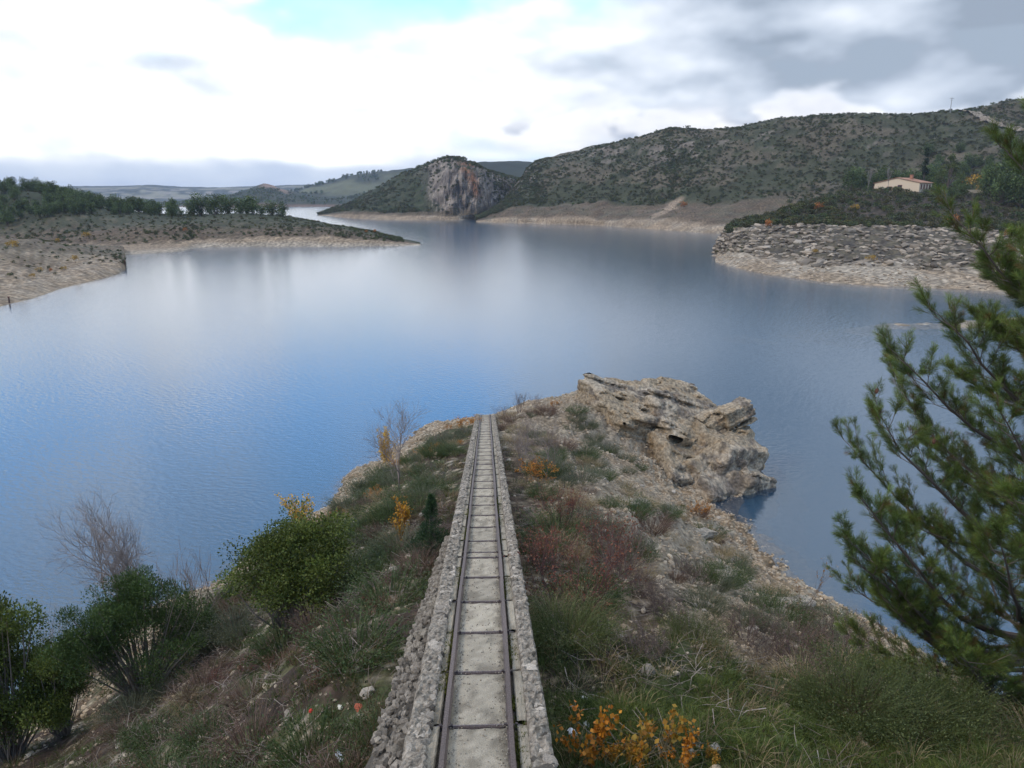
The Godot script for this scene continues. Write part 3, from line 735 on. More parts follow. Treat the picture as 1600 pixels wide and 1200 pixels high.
	return Image.create_from_data(w, h, false, Image.FORMAT_RGBF, data.to_byte_array())


# ---------------------------------------------------------------- the near ground

func survey_ground() -> void:
	# thin-plate surface through surveyed points
	var n := GROUND_POINTS.size() / 3
	var px := PackedFloat64Array()
	var pz := PackedFloat64Array()
	for k in n:
		px.append(GROUND_POINTS[k * 3])
		pz.append(GROUND_POINTS[k * 3 + 1])
	var size := n + 3
	var rows := []
	for r in size:
		var row := PackedFloat64Array()
		row.resize(size + 1)
		if r < n:
			for k in n:
				var d := (px[r] - px[k]) ** 2 + (pz[r] - pz[k]) ** 2
				row[k] = 0.5 * d * log(d) if d > 0.0 else 0.5
			row[n] = 1.0
			row[n + 1] = px[r]
			row[n + 2] = pz[r]
			row[size] = GROUND_POINTS[r * 3 + 2]
		else:
			for k in n:
				row[k] = 1.0 if r == n else (px[k] if r == n + 1 else pz[k])
		rows.append(row)
	for k in size:
		var best := k
		for r in range(k + 1, size):
			if absf(rows[r][k]) > absf(rows[best][k]):
				best = r
		var sw: PackedFloat64Array = rows[k]
		rows[k] = rows[best]
		rows[best] = sw
		var pivot: PackedFloat64Array = rows[k]
		for r in range(k + 1, size):
			var row: PackedFloat64Array = rows[r]
			var f := row[k] / pivot[k]
			if f != 0.0:
				for j in range(k, size + 1):
					row[j] -= f * pivot[j]
				rows[r] = row
	var sol := PackedFloat64Array()
	sol.resize(size)
	for k in range(size - 1, -1, -1):
		var row: PackedFloat64Array = rows[k]
		var s := row[size]
		for j in range(k + 1, size):
			s -= row[j] * sol[j]
		sol[k] = s / row[k]
	coarse.resize(GNX * GNZ)
	for iz in GNZ:
		for ix in GNX:
			var x := GX0 + ix * CELL
			var z := GZ0 + iz * CELL
			var s := sol[n] + sol[n + 1] * x + sol[n + 2] * z
			for k in n:
				var d := (x - px[k]) * (x - px[k]) + (z - pz[k]) * (z - pz[k])
				if d > 0.0:
					s += sol[k] * 0.5 * d * log(d)
			coarse[iz * GNX + ix] = maxf(s, -7.0)


func smooth_ground(x: float, z: float) -> float:
	var fx := clampf((x - GX0) / CELL, 0.0, GNX - 1.001)
	var fz := clampf((z - GZ0) / CELL, 0.0, GNZ - 1.001)
	var ix := int(fx)
	var iz := int(fz)
	fx -= ix
	fz -= iz
	var k := iz * GNX + ix
	return lerpf(lerpf(coarse[k], coarse[k + 1], fx), lerpf(coarse[k + GNX], coarse[k + GNX + 1], fx), fz)


func track_y(z: float) -> float:
	return 12.16 + 0.2256 * z


func ground_y(x: float, z: float) -> float:
	var y := smooth_ground(x, z)
	var away := absf(x - TRACK_X)
	var rough := smoothstep(0.7, 2.0, away)
	y += (nz_big.get_noise_2d(x, z) * 0.5 + nz_mid.get_noise_2d(x, z) * 0.16) * rough
	# bedded rock shows as low steps on the eastern slope
	var steps := smoothstep(1.8, 4.5, x) * smoothstep(-9.5, -13.0, z) * 0.75 + (1.0 - smoothstep(0.6, 2.2, y)) * 0.25 * smoothstep(-18.0, -24.0, z)
	if steps > 0.0 and y > -0.5:
		var q := y / 0.42 + nz_big.get_noise_2d(x * 1.6 + 40.0, z * 1.6) * 1.1 + nz_mid.get_noise_2d(x, z + 90.0) * 0.25
		var f := q - floorf(q)
		y += (smoothstep(0.62, 0.98, f) - f) * 0.42 * steps
	y += nz_fine.get_noise_2d(x, z) * 0.035
	if z > -47.6 and z < 3.0:
		y = lerpf(minf(y, track_y(z) - 0.30), y, smoothstep(0.62, 1.5, away))
	return y


func earth_color(x: float, y: float, z: float, slope: float) -> Color:
	var a := nz_big.get_noise_2d(x * 1.7 + 200.0, z * 1.7)
	var b := nz_mid.get_noise_2d(x + 50.0, z + 310.0)
	var f := nz_fine.get_noise_2d(x * 1.4, z * 1.4 + 77.0)
	var stone := col(0.56, 0.475, 0.35)
	var tan_ := col(0.48, 0.35, 0.215)
	var soil := col(0.10, 0.07, 0.05)
	var litter := col(0.175, 0.118, 0.085)
	var grass := col(0.095, 0.12, 0.042)
	var dry := col(0.27, 0.215, 0.12)
	var c: Color
	if x < TRACK_X:
		c = soil.lerp(litter, smoothstep(-0.2, 0.3, a))
		c = c.lerp(grass, smoothstep(-0.05, 0.25, b + 0.25 * smoothstep(-8.0, -6.0, z) + a * 0.5))
		c = c.lerp(dry, smoothstep(0.25, 0.5, b - a * 0.4) * 0.45)
		c = c.lerp(stone, smoothstep(0.42, 0.58, f + b * 0.5 + 0.16 * smoothstep(-18.0, -30.0, z)))
	else:
		var open := smoothstep(2.0, 4.6, x + a * 3.0) * smoothstep(-8.2, -10.5, z + b * 2.0)
		open = maxf(open, smoothstep(-30.0, -37.0, z + a * 6.0) * 0.9)
		c = soil.lerp(litter, smoothstep(-0.2, 0.25, b))
		c = c.lerp(stone.lerp(tan_, smoothstep(-0.1, 0.35, a) * 0.6), clampf(open * 0.85 + smoothstep(0.15, 0.4, f + b * 0.4) * 0.8, 0.0, 1.0))
		c = c.lerp(dry, smoothstep(0.1, 0.4, b - a * 0.3) * (0.65 - open * 0.3))
		c = c.lerp(grass, smoothstep(-10.0, -8.4, z + b * 3.0 - maxf(0.0, x - 4.0) * 0.1) * smoothstep(-0.35, 0.1, b + 0.2 * f))
		c = c.lerp(stone, smoothstep(0.62, 0.9, slope) * 0.7 * open)
	# stony band between the usual and the present water line
	var shore := 1.0 - smoothstep(1.8, 2.6, y + a * 1.1 + b * 0.5)
	if x < 0.0:
		shore *= smoothstep(-17.5, -22.5, z + a * 3.0)
	elif z > -12.0:
		shore *= 0.6
	c = c.lerp(tan_.lerp(stone, smoothstep(-0.3, 0.3, f + b)), shore)
	if y < 0.12:
		c = c.lerp(col(0.17, 0.13, 0.085), (1.0 - smoothstep(-0.02, 0.12, y)) * 0.7)
	var s := 1.0 + f * 0.5 + b * 0.25
	return Color(c.r * s, c.g * s, c.b * s)


func grid_mesh(v: PackedVector3Array, c: PackedColorArray, nu: int, nv: int) -> ArrayMesh:
	var s := Shape.new()
	s.v = v
	s.c = c
	var nn := PackedVector3Array()
	nn.resize(v.size())
	var sum := 0.0
	for j in nv:
		for k in nu:
			var du := v[j * nu + mini(k + 1, nu - 1)] - v[j * nu + maxi(k - 1, 0)]
			var dv := v[mini(j + 1, nv - 1) * nu + k] - v[maxi(j - 1, 0) * nu + k]
			var m := du.cross(dv).normalized()
			nn[j * nu + k] = m
			sum += m.y
	var flip := sum < 0.0
	if flip:
		for k in nn.size():
			nn[k] = -nn[k]
	s.n = nn
	var ids := PackedInt32Array()
	ids.resize((nu - 1) * (nv - 1) * 6)
	var w := 0
	for j in nv - 1:
		for k in nu - 1:
			var a := j * nu + k
			ids[w] = a
			ids[w + 1] = a + 1 if flip else a + nu
			ids[w + 2] = a + nu + 1
			ids[w + 3] = a
			ids[w + 4] = a + nu + 1
			ids[w + 5] = a + nu if flip else a + 1
			w += 6
	s.i = ids
	return s.mesh()


func build_ground() -> void:
	var zs := PackedFloat32Array()
	var z := 4.0
	while z > -66.0:
		zs.append(z)
		z -= clampf(0.11 + maxf(0.0, -z - 6.0) * 0.006, 0.11, 0.36)
	var xs := PackedFloat32Array()
	var x := -33.0
	while x < 35.0:
		xs.append(x)
		x += 0.16 if absf(x) < 12.0 else (0.26 if absf(x) < 18.0 else 0.8)
	var nu := xs.size()
	var v := PackedVector3Array()
	var c := PackedColorArray()
	for zz in zs:
		for xx in xs:
			v.append(Vector3(xx, ground_y(xx, zz), zz))
	for j in zs.size():
		for k in nu:
			var p := v[j * nu + k]
			var e := v[j * nu + mini(k + 1, nu - 1)] - p
			var slope := absf(e.y) / maxf(e.x, 0.05)
			c.append(earth_color(p.x, p.y, p.z, slope))
	var o := put("ground", grid_mesh(v, c, nu, zs.size()), M.earth)
	tag(o, "stony scrub covered peninsula sloping down to the lake", "", "", "structure")


# ---------------------------------------------------------------- far land

func cubic(a: Vector3, b: Vector3, c: Vector3, d: Vector3, t: float) -> Vector3:
	return b.cubic_interpolate(c, a, d, t).lerp(b.lerp(c, t), 0.35)


func survey_patch(called: String, key: String, cols: Array, nu: int, nv: int, bump: float, freq: float, paint: Callable, label: String, shore_row := 1) -> void:
	var nc := cols.size()
	var nr: int = cols[0].size() / 3
	var v := PackedVector3Array()
	var c := PackedColorArray()
	var uv := PackedVector2Array()
	var at := func(k: int, r: int) -> Vector3:
		var q: Array = cols[clampi(k, 0, nc - 1)]
		r = clampi(r, 0, nr - 1)
		return Vector3(q[r * 3], q[r * 3 + 1], q[r * 3 + 2])
	# spread the lines across by their own length
	for j in nv:
		var fv := float(j) / (nv - 1) * (nr - 1)
		var r := mini(int(fv), nr - 2)
		fv -= r
		for k in nu:
			var fu := float(k) / (nu - 1) * (nc - 1)
			var q := mini(int(fu), nc - 2)
			fu -= q
			var line := []
			for e in range(-1, 3):
				line.append(cubic(at.call(q - 1, r + e), at.call(q, r + e), at.call(q + 1, r + e), at.call(q + 2, r + e), fu))
			v.append(cubic(line[0], line[1], line[2], line[3], fv))
			uv.append(Vector2(q + fu, r + fv))
	for k in v.size():
		var p := v[k]
		var w := smoothstep(0.0, bump * 2.5, p.y)
		if key == "promontory" and uv[k].y > 1.7 and uv[k].y < 3.9:
			# ledges of tilted beds
			var e := p.y / 0.9 + nz_big.get_noise_3dv(p * 0.3) * 1.2
			p.y += (smoothstep(0.55, 0.95, e - floorf(e)) - (e - floorf(e))) * 0.9 * smoothstep(1.7, 2.1, uv[k].y)
		if key == "cliff":
			# upright buttresses and gullies in the cliff face
			var m := smoothstep(4.0, 6.5, uv[k].x) * smoothstep(1.9, 2.6, uv[k].y) * (1.0 - smoothstep(4.6, 5.2, uv[k].y))
			p.z += (absf(nz_mid.get_noise_2d(p.x * 0.11, p.y * 0.02)) * 9.0 - 2.5 + nz_mid.get_noise_2d(p.x * 0.35, p.y * 0.12 + 50.0) * 3.5) * m
		p.y += nz_big.get_noise_3d(p.x * freq, p.y * freq, p.z * freq) * bump * w
		p.y += nz_mid.get_noise_3d(p.x * freq, p.y * freq, p.z * freq) * bump * 0.45 * w
		v[k] = p
	for j in nv:
		for k in nu:
			var p := v[j * nu + k]
			var du := v[j * nu + mini(k + 1, nu - 1)] - v[j * nu + maxi(k - 1, 0)]
			var dv := v[mini(j + 1, nv - 1) * nu + k] - v[maxi(j - 1, 0) * nu + k]
			var up := absf(du.cross(dv).normalized().y)
			c.append(paint.call(p, uv[j * nu + k], up))
	var o := put(called, grid_mesh(v, c, nu, nv), M.far_earth)
	tag(o, label, "", "", "structure")
	patches[key] = {"v": v, "uv": uv, "nu": nu, "nv": nv}


func patch_y(key: String, x: float, z: float) -> float:
	var v: PackedVector3Array = patches[key].v
	var best := 1e12
	var y := 0.0
	for p in v:
		var d := (p.x - x) * (p.x - x) + (p.z - z) * (p.z - z)
		if d < best:
			best = d
			y = p.y
	return y


func tones(p: Vector3, freq: float) -> Vector3:
	return Vector3(nz_big.get_noise_3d(p.x * freq, p.y * freq, p.z * freq), nz_mid.get_noise_3d(p.x * freq, p.y * freq, p.z * freq), nz_fine.get_noise_3d(p.x * freq * 0.4, p.y * freq * 0.4, p.z * freq * 0.4))


func times(c: Color, s: float) -> Color:
	return Color(c.r * s, c.g * s, c.b * s)


func build_far_land() -> void:
	var beach := col(0.50, 0.39, 0.265)
	var pale := col(0.60, 0.52, 0.40)
	var brown := col(0.22, 0.165, 0.11)
	var scrub := col(0.092, 0.102, 0.053)
	var grey := col(0.20, 0.172, 0.115)
	var dark := col(0.06, 0.08, 0.038)
	survey_patch("left_bank", "bank", SURVEY_BANK, 120, 70, 0.9, 0.3, func(p: Vector3, uv: Vector2, _up: float) -> Color:
		var t := tones(p, 0.35)
		var c := beach.lerp(pale, smoothstep(-0.1, 0.3, t.y) * 0.6)
		c = c.lerp(scrub.lerp(brown, smoothstep(-0.2, 0.3, t.x)).lerp(grey, smoothstep(0.0, 0.3, t.z)), smoothstep(2.15, 2.75, uv.y + t.x * 0.8) * 0.8)
		return times(c, 1.0 + t.z * 0.5)
	, "stony near bank with dry scrub on the western shore")
	survey_patch("spit", "spit", SURVEY_SPIT, 170, 80, 1.2, 0.18, func(p: Vector3, uv: Vector2, _up: float) -> Color:
		var t := tones(p, 0.2)
		var c := pale.lerp(beach, smoothstep(1.15, 1.75, uv.y + t.x * 0.3))
		var s := brown.lerp(scrub, smoothstep(2.6, 3.1, uv.y + t.y * 0.6)).lerp(grey, smoothstep(0.12, 0.35, t.y + t.z * 0.5) * 0.6)
		c = c.lerp(s, smoothstep(1.9, 2.2, uv.y + t.y * 0.35))
		c = c.lerp(dark, smoothstep(3.4, 3.8, uv.y + t.x * 0.4) * 0.8)
		return times(c, 1.0 + t.z * 0.45)
	, "long low spit with a pale bare shore and pines on its back")
	survey_patch("promontory", "promontory", SURVEY_PROMONTORY, 200, 160, 0.9, 0.35, func(p: Vector3, uv: Vector2, _up: float) -> Color:
		var t := tones(p, 0.4)
		var c := pale.lerp(beach, smoothstep(-0.2, 0.3, t.x))
		c = c.lerp(grey.lerp(col(0.13, 0.115, 0.095), smoothstep(-0.15, 0.2, t.y)), smoothstep(1.9, 2.2, uv.y + t.x * 0.4))
		c = c.lerp(col(0.075, 0.066, 0.045).lerp(col(0.14, 0.105, 0.08), smoothstep(-0.1, 0.4, t.y)), smoothstep(3.2, 3.8, uv.y + t.x * 0.8))
		return times(c, 1.0 + t.z * 0.5)
	, "rocky promontory of broken limestone below the house")
	survey_patch("scrub_hill", "hill", SURVEY_HILL, 260, 120, 3.2, 0.1, func(p: Vector3, uv: Vector2, up: float) -> Color:
		var t := tones(p, 0.11)
		var c := beach.lerp(pale, smoothstep(-0.1, 0.3, t.y) * 0.5)
		c = c.lerp(brown.lerp(grey, smoothstep(-0.1, 0.35, t.y)), smoothstep(1.8, 2.15, uv.y + t.x * 0.2))
		var s := grey.lerp(scrub, smoothstep(-0.35, 0.05, t.x + t.y * 0.6))
		var crag := smoothstep(0.1, 0.32, t.y + t.x * 0.6 - absf(uv.x - 7.2) * 0.06) * smoothstep(3.9, 4.3, uv.y)
		s = s.lerp(col(0.36, 0.305, 0.25), maxf(crag, 1.0 - smoothstep(0.6, 0.8, up)) * 0.8)
		c = c.lerp(s, smoothstep(2.9, 3.15, uv.y + t.x * 0.3))
		var slip := Geometry2D.get_closest_point_to_segment(Vector2(p.x, p.z), SLIP[0], SLIP[1]).distance_to(Vector2(p.x, p.z))
		c = c.lerp(col(0.52, 0.40, 0.28), (1.0 - smoothstep(2.0, 5.0, slip + t.y * 4.0)) * 0.9)
		return times(c, 1.0 + t.z * 0.5)
	, "long scrub covered limestone hill on the far shore")
	survey_patch("upper_hill", "upper", SURVEY_UPPER, 70, 40, 2.0, 0.1, func(p: Vector3, _uv: Vector2, _up: float) -> Color:
		var t := tones(p, 0.14)
		return times(scrub.lerp(grey, smoothstep(-0.2, 0.3, t.x)), 1.0 + t.z * 0.5)
	, "rounded scrub hilltop above the dirt road")
	survey_patch("cliff_hill", "cliff", SURVEY_CLIFF, 320, 170, 3.0, 0.12, func(p: Vector3, uv: Vector2, up: float) -> Color:
		var t := tones(p, 0.12)
		var c := beach.lerp(pale, smoothstep(0.0, 0.3, t.y) * 0.5)
		c = c.lerp(brown.lerp(grey, 0.5), smoothstep(1.5, 1.95, uv.y + t.x * 0.3))
		var s := dark.lerp(scrub, smoothstep(-0.2, 0.3, t.y))
		var face := smoothstep(4.2, 5.8, uv.x + t.x * 1.6) * (1.0 - smoothstep(4.75, 5.05, uv.y + t.y * 0.3))
		face = maxf(face * smoothstep(0.97, 0.8, up), 1.0 - smoothstep(0.5, 0.66, up))
		var stone := col(0.24, 0.205, 0.175).lerp(col(0.46, 0.395, 0.325), smoothstep(-0.25, 0.3, t.y))
		var red := smoothstep(0.0, 1.0, 1.0 - absf(uv.x - 8.7 - (4.6 - uv.y) * 0.7 + t.x * 0.8) * 0.95) * smoothstep(2.6, 3.4, uv.y)
		stone = stone.lerp(col(0.58, 0.25, 0.11), red * smoothstep(-0.45, 0.1, t.y) * 0.95)
		s = s.lerp(stone, face)
		c = c.lerp(s, smoothstep(2.05, 2.5, uv.y + t.x * 0.5))
		return times(c, 1.0 + t.z * 0.55)
	, "steep hill with a red stained cliff falling to the lake")
	survey_patch("knob_hill", "knob", SURVEY_KNOB, 120, 40, 5.0, 0.04, func(p: Vector3, uv: Vector2, _up: float) -> Color:
		var t := tones(p, 0.05)
		var c := col(0.30, 0.20, 0.14).lerp(dark, smoothstep(1.1, 1.35, uv.y))
		c = c.lerp(scrub, smoothstep(0.0, 0.3, t.x))
		c = c.lerp(col(0.46, 0.32, 0.23), smoothstep(2.3, 2.65, uv.y + t.x * 0.3) * smoothstep(2.0, 0.8, absf(uv.x - 7.2)))
		return times(c, 1.0 + t.z * 0.4)
	, "wooded hill with a small rocky peak beyond the far arm of the lake")
	survey_patch("wooded_ridge", "ridge_mid", SURVEY_RIDGE_MID, 110, 40, 9.0, 0.025, func(p: Vector3, uv: Vector2, _up: float) -> Color:
		var t := tones(p, 0.03)
		var c := dark.lerp(scrub, smoothstep(-0.2, 0.3, t.y))
		c = c.lerp(col(0.22, 0.235, 0.12), smoothstep(0.0, 0.25, t.x + 0.02) * smoothstep(1.5, 2.0, uv.y) * (1.0 - smoothstep(2.5, 2.85, uv.y)))  # sunlit flank painted in as a paler yellow green
		return times(c, 1.0 + t.z * 0.3)
	, "far ridge with painted sunlight on the fields of its flank")
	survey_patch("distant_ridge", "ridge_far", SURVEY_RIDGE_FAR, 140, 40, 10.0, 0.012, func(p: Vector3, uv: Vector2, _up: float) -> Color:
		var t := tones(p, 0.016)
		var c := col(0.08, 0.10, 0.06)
		c = c.lerp(col(0.46, 0.44, 0.30), smoothstep(-0.12, 0.2, t.x + t.y * 0.8 + 0.06) * smoothstep(0.9, 1.4, uv.y) * (1.0 - smoothstep(2.6, 2.95, uv.y)))  # sun through cloud gaps put into the colour as pale field patches
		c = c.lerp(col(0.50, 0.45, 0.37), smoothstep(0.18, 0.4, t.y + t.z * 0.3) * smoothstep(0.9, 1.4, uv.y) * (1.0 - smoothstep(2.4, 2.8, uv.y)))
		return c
	, "distant ridge of fields and limestone with painted patches of sunlight on the horizon")
	survey_patch("far_plateau", "plateau", SURVEY_PLATEAU, 70, 30, 4.0, 0.03, func(p: Vector3, _uv: Vector2, _up: float) -> Color:
		var t := tones(p, 0.05)
		return times(col(0.05, 0.065, 0.04), 1.0 + t.x * 0.5)
	, "flat topped wooded plateau behind the cliff hill")


func build_shoal() -> void:
	# a bar of pale stones that just breaks the surface east of the peninsula
	var v := PackedVector3Array()
	var c := PackedColorArray()
	for j in 40:
		for k in 70:
			var x := 26.0 + k * 1.0
			var z := -110.0 + j * 1.0
			var e := Vector2((x - 72.0) / lerpf(38.0, 22.0, smoothstep(60.0, 80.0, x)), (z + 91.5 + (x - 76.0) * 0.06) / 7.0).length() + nz_big.get_noise_2d(x * 0.5, z * 0.5) * 0.35
			var y := lerpf(0.75, -2.4, smoothstep(0.0, 1.5, e)) + nz_mid.get_noise_2d(x, z) * 0.12
			v.append(Vector3(x, y, z))
			c.append(shade(col(0.44, 0.36, 0.26), col(0.60, 0.52, 0.40), 0.2))
	var o := put("shoal", grid_mesh(v, c, 70, 40), M.far_earth)
	tag(o, "pale stony bar just breaking the water behind the big pine", "", "", "structure")


func build_water() -> void:
	var sheet := func(y: float) -> ArrayMesh:
		var s := Shape.new()
		var v := PackedVector3Array()
		var c := PackedColorArray()
		for j in 13:
			for k in 13:
				v.append(Vector3((k - 6) * 600.0, y, 60.0 - j * 400.0))
				c.append(Color.WHITE)
		return grid_mesh(v, c, 13, 13)
	var o := put("water", sheet.call(0.0), M.lake_water)
	tag(o, "rippled blue grey water of the reservoir", "", "", "structure")
	for k in 3:
		var deep: MeshInstance3D = put("turbid_water", sheet.call([-0.3, -0.8, -1.7][k]), M["murk_%d" % k], o)
		tag(deep, "", "", "", "structure")


# ---------------------------------------------------------------- track and walls

func lump(seed_: int, sx: float, sy: float, sz: float, blocky := 0.5, level := 1) -> ArrayMesh:
	# an irregular stone: octahedron split once or twice, pushed towards a box, then dented
	var r := RandomNumberGenerator.new()
	r.seed = seed_
	var v := [Vector3.UP, Vector3.DOWN, Vector3.LEFT, Vector3.RIGHT, Vector3.FORWARD, Vector3.BACK]
	var f := [[0, 3, 4], [0, 4, 2], [0, 2, 5], [0, 5, 3], [1, 4, 3], [1, 2, 4], [1, 5, 2], [1, 3, 5]]
	for l in level:
		var mids := {}
		var g := []
		for t in f:
			var m := []
			for e in 3:
				var a: int = t[e]
				var b: int = t[(e + 1) % 3]
				var key := mini(a, b) * 10000 + maxi(a, b)
				if not mids.has(key):
					mids[key] = v.size()
					v.append(((v[a] + v[b]) * 0.5).normalized())
				m.append(mids[key])
			g.append_array([[t[0], m[0], m[2]], [m[0], t[1], m[1]], [m[2], m[1], t[2]], [m[0], m[1], m[2]]])
		f = g
	var s := Shape.new()
	for p: Vector3 in v:
		var big := maxf(absf(p.x), maxf(absf(p.y), absf(p.z)))
		var q := p.lerp(p / big * 0.8, blocky)
		q *= 1.0 + r.randf_range(-0.16, 0.16)
		s.v.append(Vector3(q.x * sx, q.y * sy, q.z * sz) * 0.5)
		s.c.append(Color.WHITE)
	for t in f:
		s.i.append_array(PackedInt32Array([t[0], t[2], t[1]]))
	return s.mesh()


func on_track(x: float, d: float, up: float) -> Vector3:
	# d: metres along the track from its upper end, measured on the slope
	var dir := Vector3(0, -0.2256, -1).normalized()
	var nrm := Vector3(0, 1, -0.2256).normalized()
	return Vector3(TRACK_X + x, track_y(0.5), 0.5) + dir * d + nrm * up


func build_track() -> void:
	var turn := Basis(Vector3.RIGHT, Vector3(0, 1, -0.2256).normalized(), Vector3(0, 0.2256, 1).normalized())
	var length := 49.2
	var t := thing("rail_track", "narrow rusty rail track running down the slope into the lake", "rail track")
	var steel_c := col(0.27, 0.205, 0.175)
	# rails: head, web and foot as one swept section
	var prof := [Vector2(-0.020, 0.0), Vector2(-0.023, -0.005), Vector2(-0.023, -0.02), Vector2(-0.006, -0.028), Vector2(-0.006, -0.075), Vector2(-0.034, -0.088), Vector2(-0.034, -0.094), Vector2(0.034, -0.094), Vector2(0.034, -0.088), Vector2(0.006, -0.075), Vector2(0.006, -0.028), Vector2(0.023, -0.02), Vector2(0.023, -0.005), Vector2(0.020, 0.0)]
	for side in [-1.0, 1.0]:
		var s := Shape.new()
		var n := 50
		for k in n:
			var d := length * k / (n - 1)
			var wob := sin(d * 0.61 + side) * 0.006 + sin(d * 1.7) * 0.003
			for p: Vector2 in prof:
				s.v.append(on_track(side * 0.3 + wob + p.x, d, p.y))
				s.c.append(times(steel_c, 0.8 + 0.4 * (nz_mid.get_noise_2d(d * 2.0, side * 30.0) + 0.5)))
		var q := prof.size()
		for k in n - 1:
			for e in q:
				var a := k * q + e
				var b := k * q + (e + 1) % q
				s.i.append_array(PackedInt32Array([a, b, b + q, a, b + q, a + q]))
		put("rail", s.mesh(), M.rusty_steel, t)
	# steel sleepers, every 1.2 m, and the gravelly concrete laid between them
	var sleeper := Shape.new()
	sleeper.box(Vector3(0, 0, 0), Vector3(0.84, 0.035, 0.05), Basis.IDENTITY, col(0.27, 0.215, 0.20), 0.9)
	sleeper.box(Vector3(0, 0.021, 0), Vector3(0.84, 0.012, 0.02), Basis.IDENTITY, col(0.33, 0.27, 0.25), 0.8)
	var sm := sleeper.mesh()
	var clip := Shape.new()
	clip.box(Vector3(0, 0.02, 0.0), Vector3(0.032, 0.03, 0.05), Basis.IDENTITY, col(0.12, 0.09, 0.08), 0.7)
	var cm := clip.mesh()
	var ds := []
	var d0 := 0.55
	while d0 < length - 0.3:
		ds.append(d0)
		d0 += 1.195
	ds.append_array([12.85, 24.8, 36.7])
	ds.sort()
	for k in ds.size():
		var o := put("sleeper", sm, M.rusty_steel, t)
		o.transform = Transform3D(turn * Basis(Vector3.UP, rnd(-0.012, 0.012)), on_track(rnd(-0.012, 0.012), ds[k], -0.096))
		if ds[k] < 22.0:
			for x in [-0.352, -0.248, 0.248, 0.352]:
				var e := put("rail_clip", cm, M.rusty_steel, o)
				e.position = Vector3(x, 0.0, 0.0)
	for k in range(-1, ds.size()):
		var a: float = ds[k] + 0.034 if k >= 0 else 0.0
		var b: float = ds[k + 1] - 0.034 if k + 1 < ds.size() else length
		var tone := rnd(0.85, 1.1)
		var s := Shape.new()
		slab(s, -0.268, 0.268, a, b, -0.078, tone, 0.006)
		put("bed_slab", s.mesh(), M.concrete, t)
		for side in [-1.0, 1.0]:
			var l := Shape.new()
			slab(l, side * 0.405 - 0.05, side * 0.405 + 0.05, a, b, -0.052 + rnd(-0.012, 0.008), tone * 0.9, 0.004)
			put("side_ledge", l.mesh(), M.concrete, t)
	# grit lying on the bed, thicker along the rails
	var grit := lump(71, 1.0, 0.6, 0.9, 0.4, 1)
	var gt := []
	var gc := []
	for k in 9000:
		var gx := rnd(-0.26, 0.26)
		if rng.randf() > 0.12 + pow(absf(gx) / 0.26, 3.0) * 0.9:
			continue
		var s := rnd(0.006, 0.02)
		gt.append(Transform3D(Basis.from_euler(Vector3(rnd(0, 6), rnd(0, 6), rnd(0, 6))) * Basis.from_scale(Vector3.ONE * s), on_track(gx, 3.0 + 20.0 * pow(rng.randf(), 1.4), -0.076 + s * 0.2)))
		gc.append(shade(col(0.22, 0.19, 0.14), col(0.62, 0.56, 0.46), 0.25))
	scatter("grit", grit, M.stone, gt, gc, "", t)
	# moss and weeds in the gap beside the rails
	var weed := tuft({"n": 12, "lean": 1.2, "foot": 0.03, "h": 0.05, "droop": 0.5, "w": 0.004, "c0": col(0.6, 0.65, 0.4), "c1": col(1, 1, 0.7)})
	var mt := []
	var mc := []
	for k in 1500:
		var d := 3.0 + 16.0 * rng.randf()
		var gx := (-0.36 if rng.randf() < 0.65 else 0.37) + rnd(-0.03, 0.03)
		if nz_mid.get_noise_2d(d * 0.9, gx * 2.0) < 0.05:
			continue
		mt.append(Transform3D(Basis(Vector3.UP, rnd(0, 6)) * Basis.from_scale(Vector3.ONE * rnd(0.6, 1.5)), on_track(gx, d, -0.085)))
		mc.append(shade(col(0.07, 0.085, 0.02), col(0.16, 0.15, 0.04), 0.3))
	scatter("moss", weed, M.leaves, mt, mc, "", t)
	# solid masonry body that carries it
	var body := Shape.new()
	for k in 60:
		var d := length * k / 59.0
		for c in [[-0.64, -0.11], [0.64, -0.11], [0.74, -2.3], [-0.74, -2.3]]:
			body.v.append(on_track(c[0] + rnd(-0.02, 0.02), d, c[1]))
			body.c.append(shade(col(0.15, 0.13, 0.105), col(0.20, 0.18, 0.15), 0.2))
	for k in 59:
		for e in 4:
			var a := k * 4 + e
			var b := k * 4 + (e + 1) % 4
			body.i.append_array(PackedInt32Array([a, b, b + 4, a, b + 4, a + 4]))
	body.i.append_array(PackedInt32Array([0, 1, 2, 0, 2, 3, 236, 238, 237, 236, 239, 238]))
	put("foundation", body.mesh(), M.masonry, t)

	# rubble walls along both sides
	var stones := []
	for k in 6:
		stones.append(lump(900 + k, 1.0, 0.9, 1.0, 0.95, 2))
	for w in [["track_wall", -0.53, 0.215, "weathered rubble wall along the track on the side of the large green bush"], ["track_wall", 0.545, 0.185, "weathered rubble wall along the track on the side of the dark red bushes"]]:
		var o := thing(w[0], w[3], "wall", Vector3.ZERO, "rubble walls along the track")
		var core := Shape.new()
		var half: float = w[2] * 0.5
		var across := [-half - 0.03, -half - 0.015, -half, -half * 0.7, -half * 0.4, -half * 0.1, half * 0.2, half * 0.5, half * 0.8, half, half + 0.012, half + 0.03]
		var drop := [-0.34, -0.1, -0.025, 0, 0, 0, 0, 0, 0, -0.025, -0.1, -0.34]
		var rows := 0
		var run := 2.4
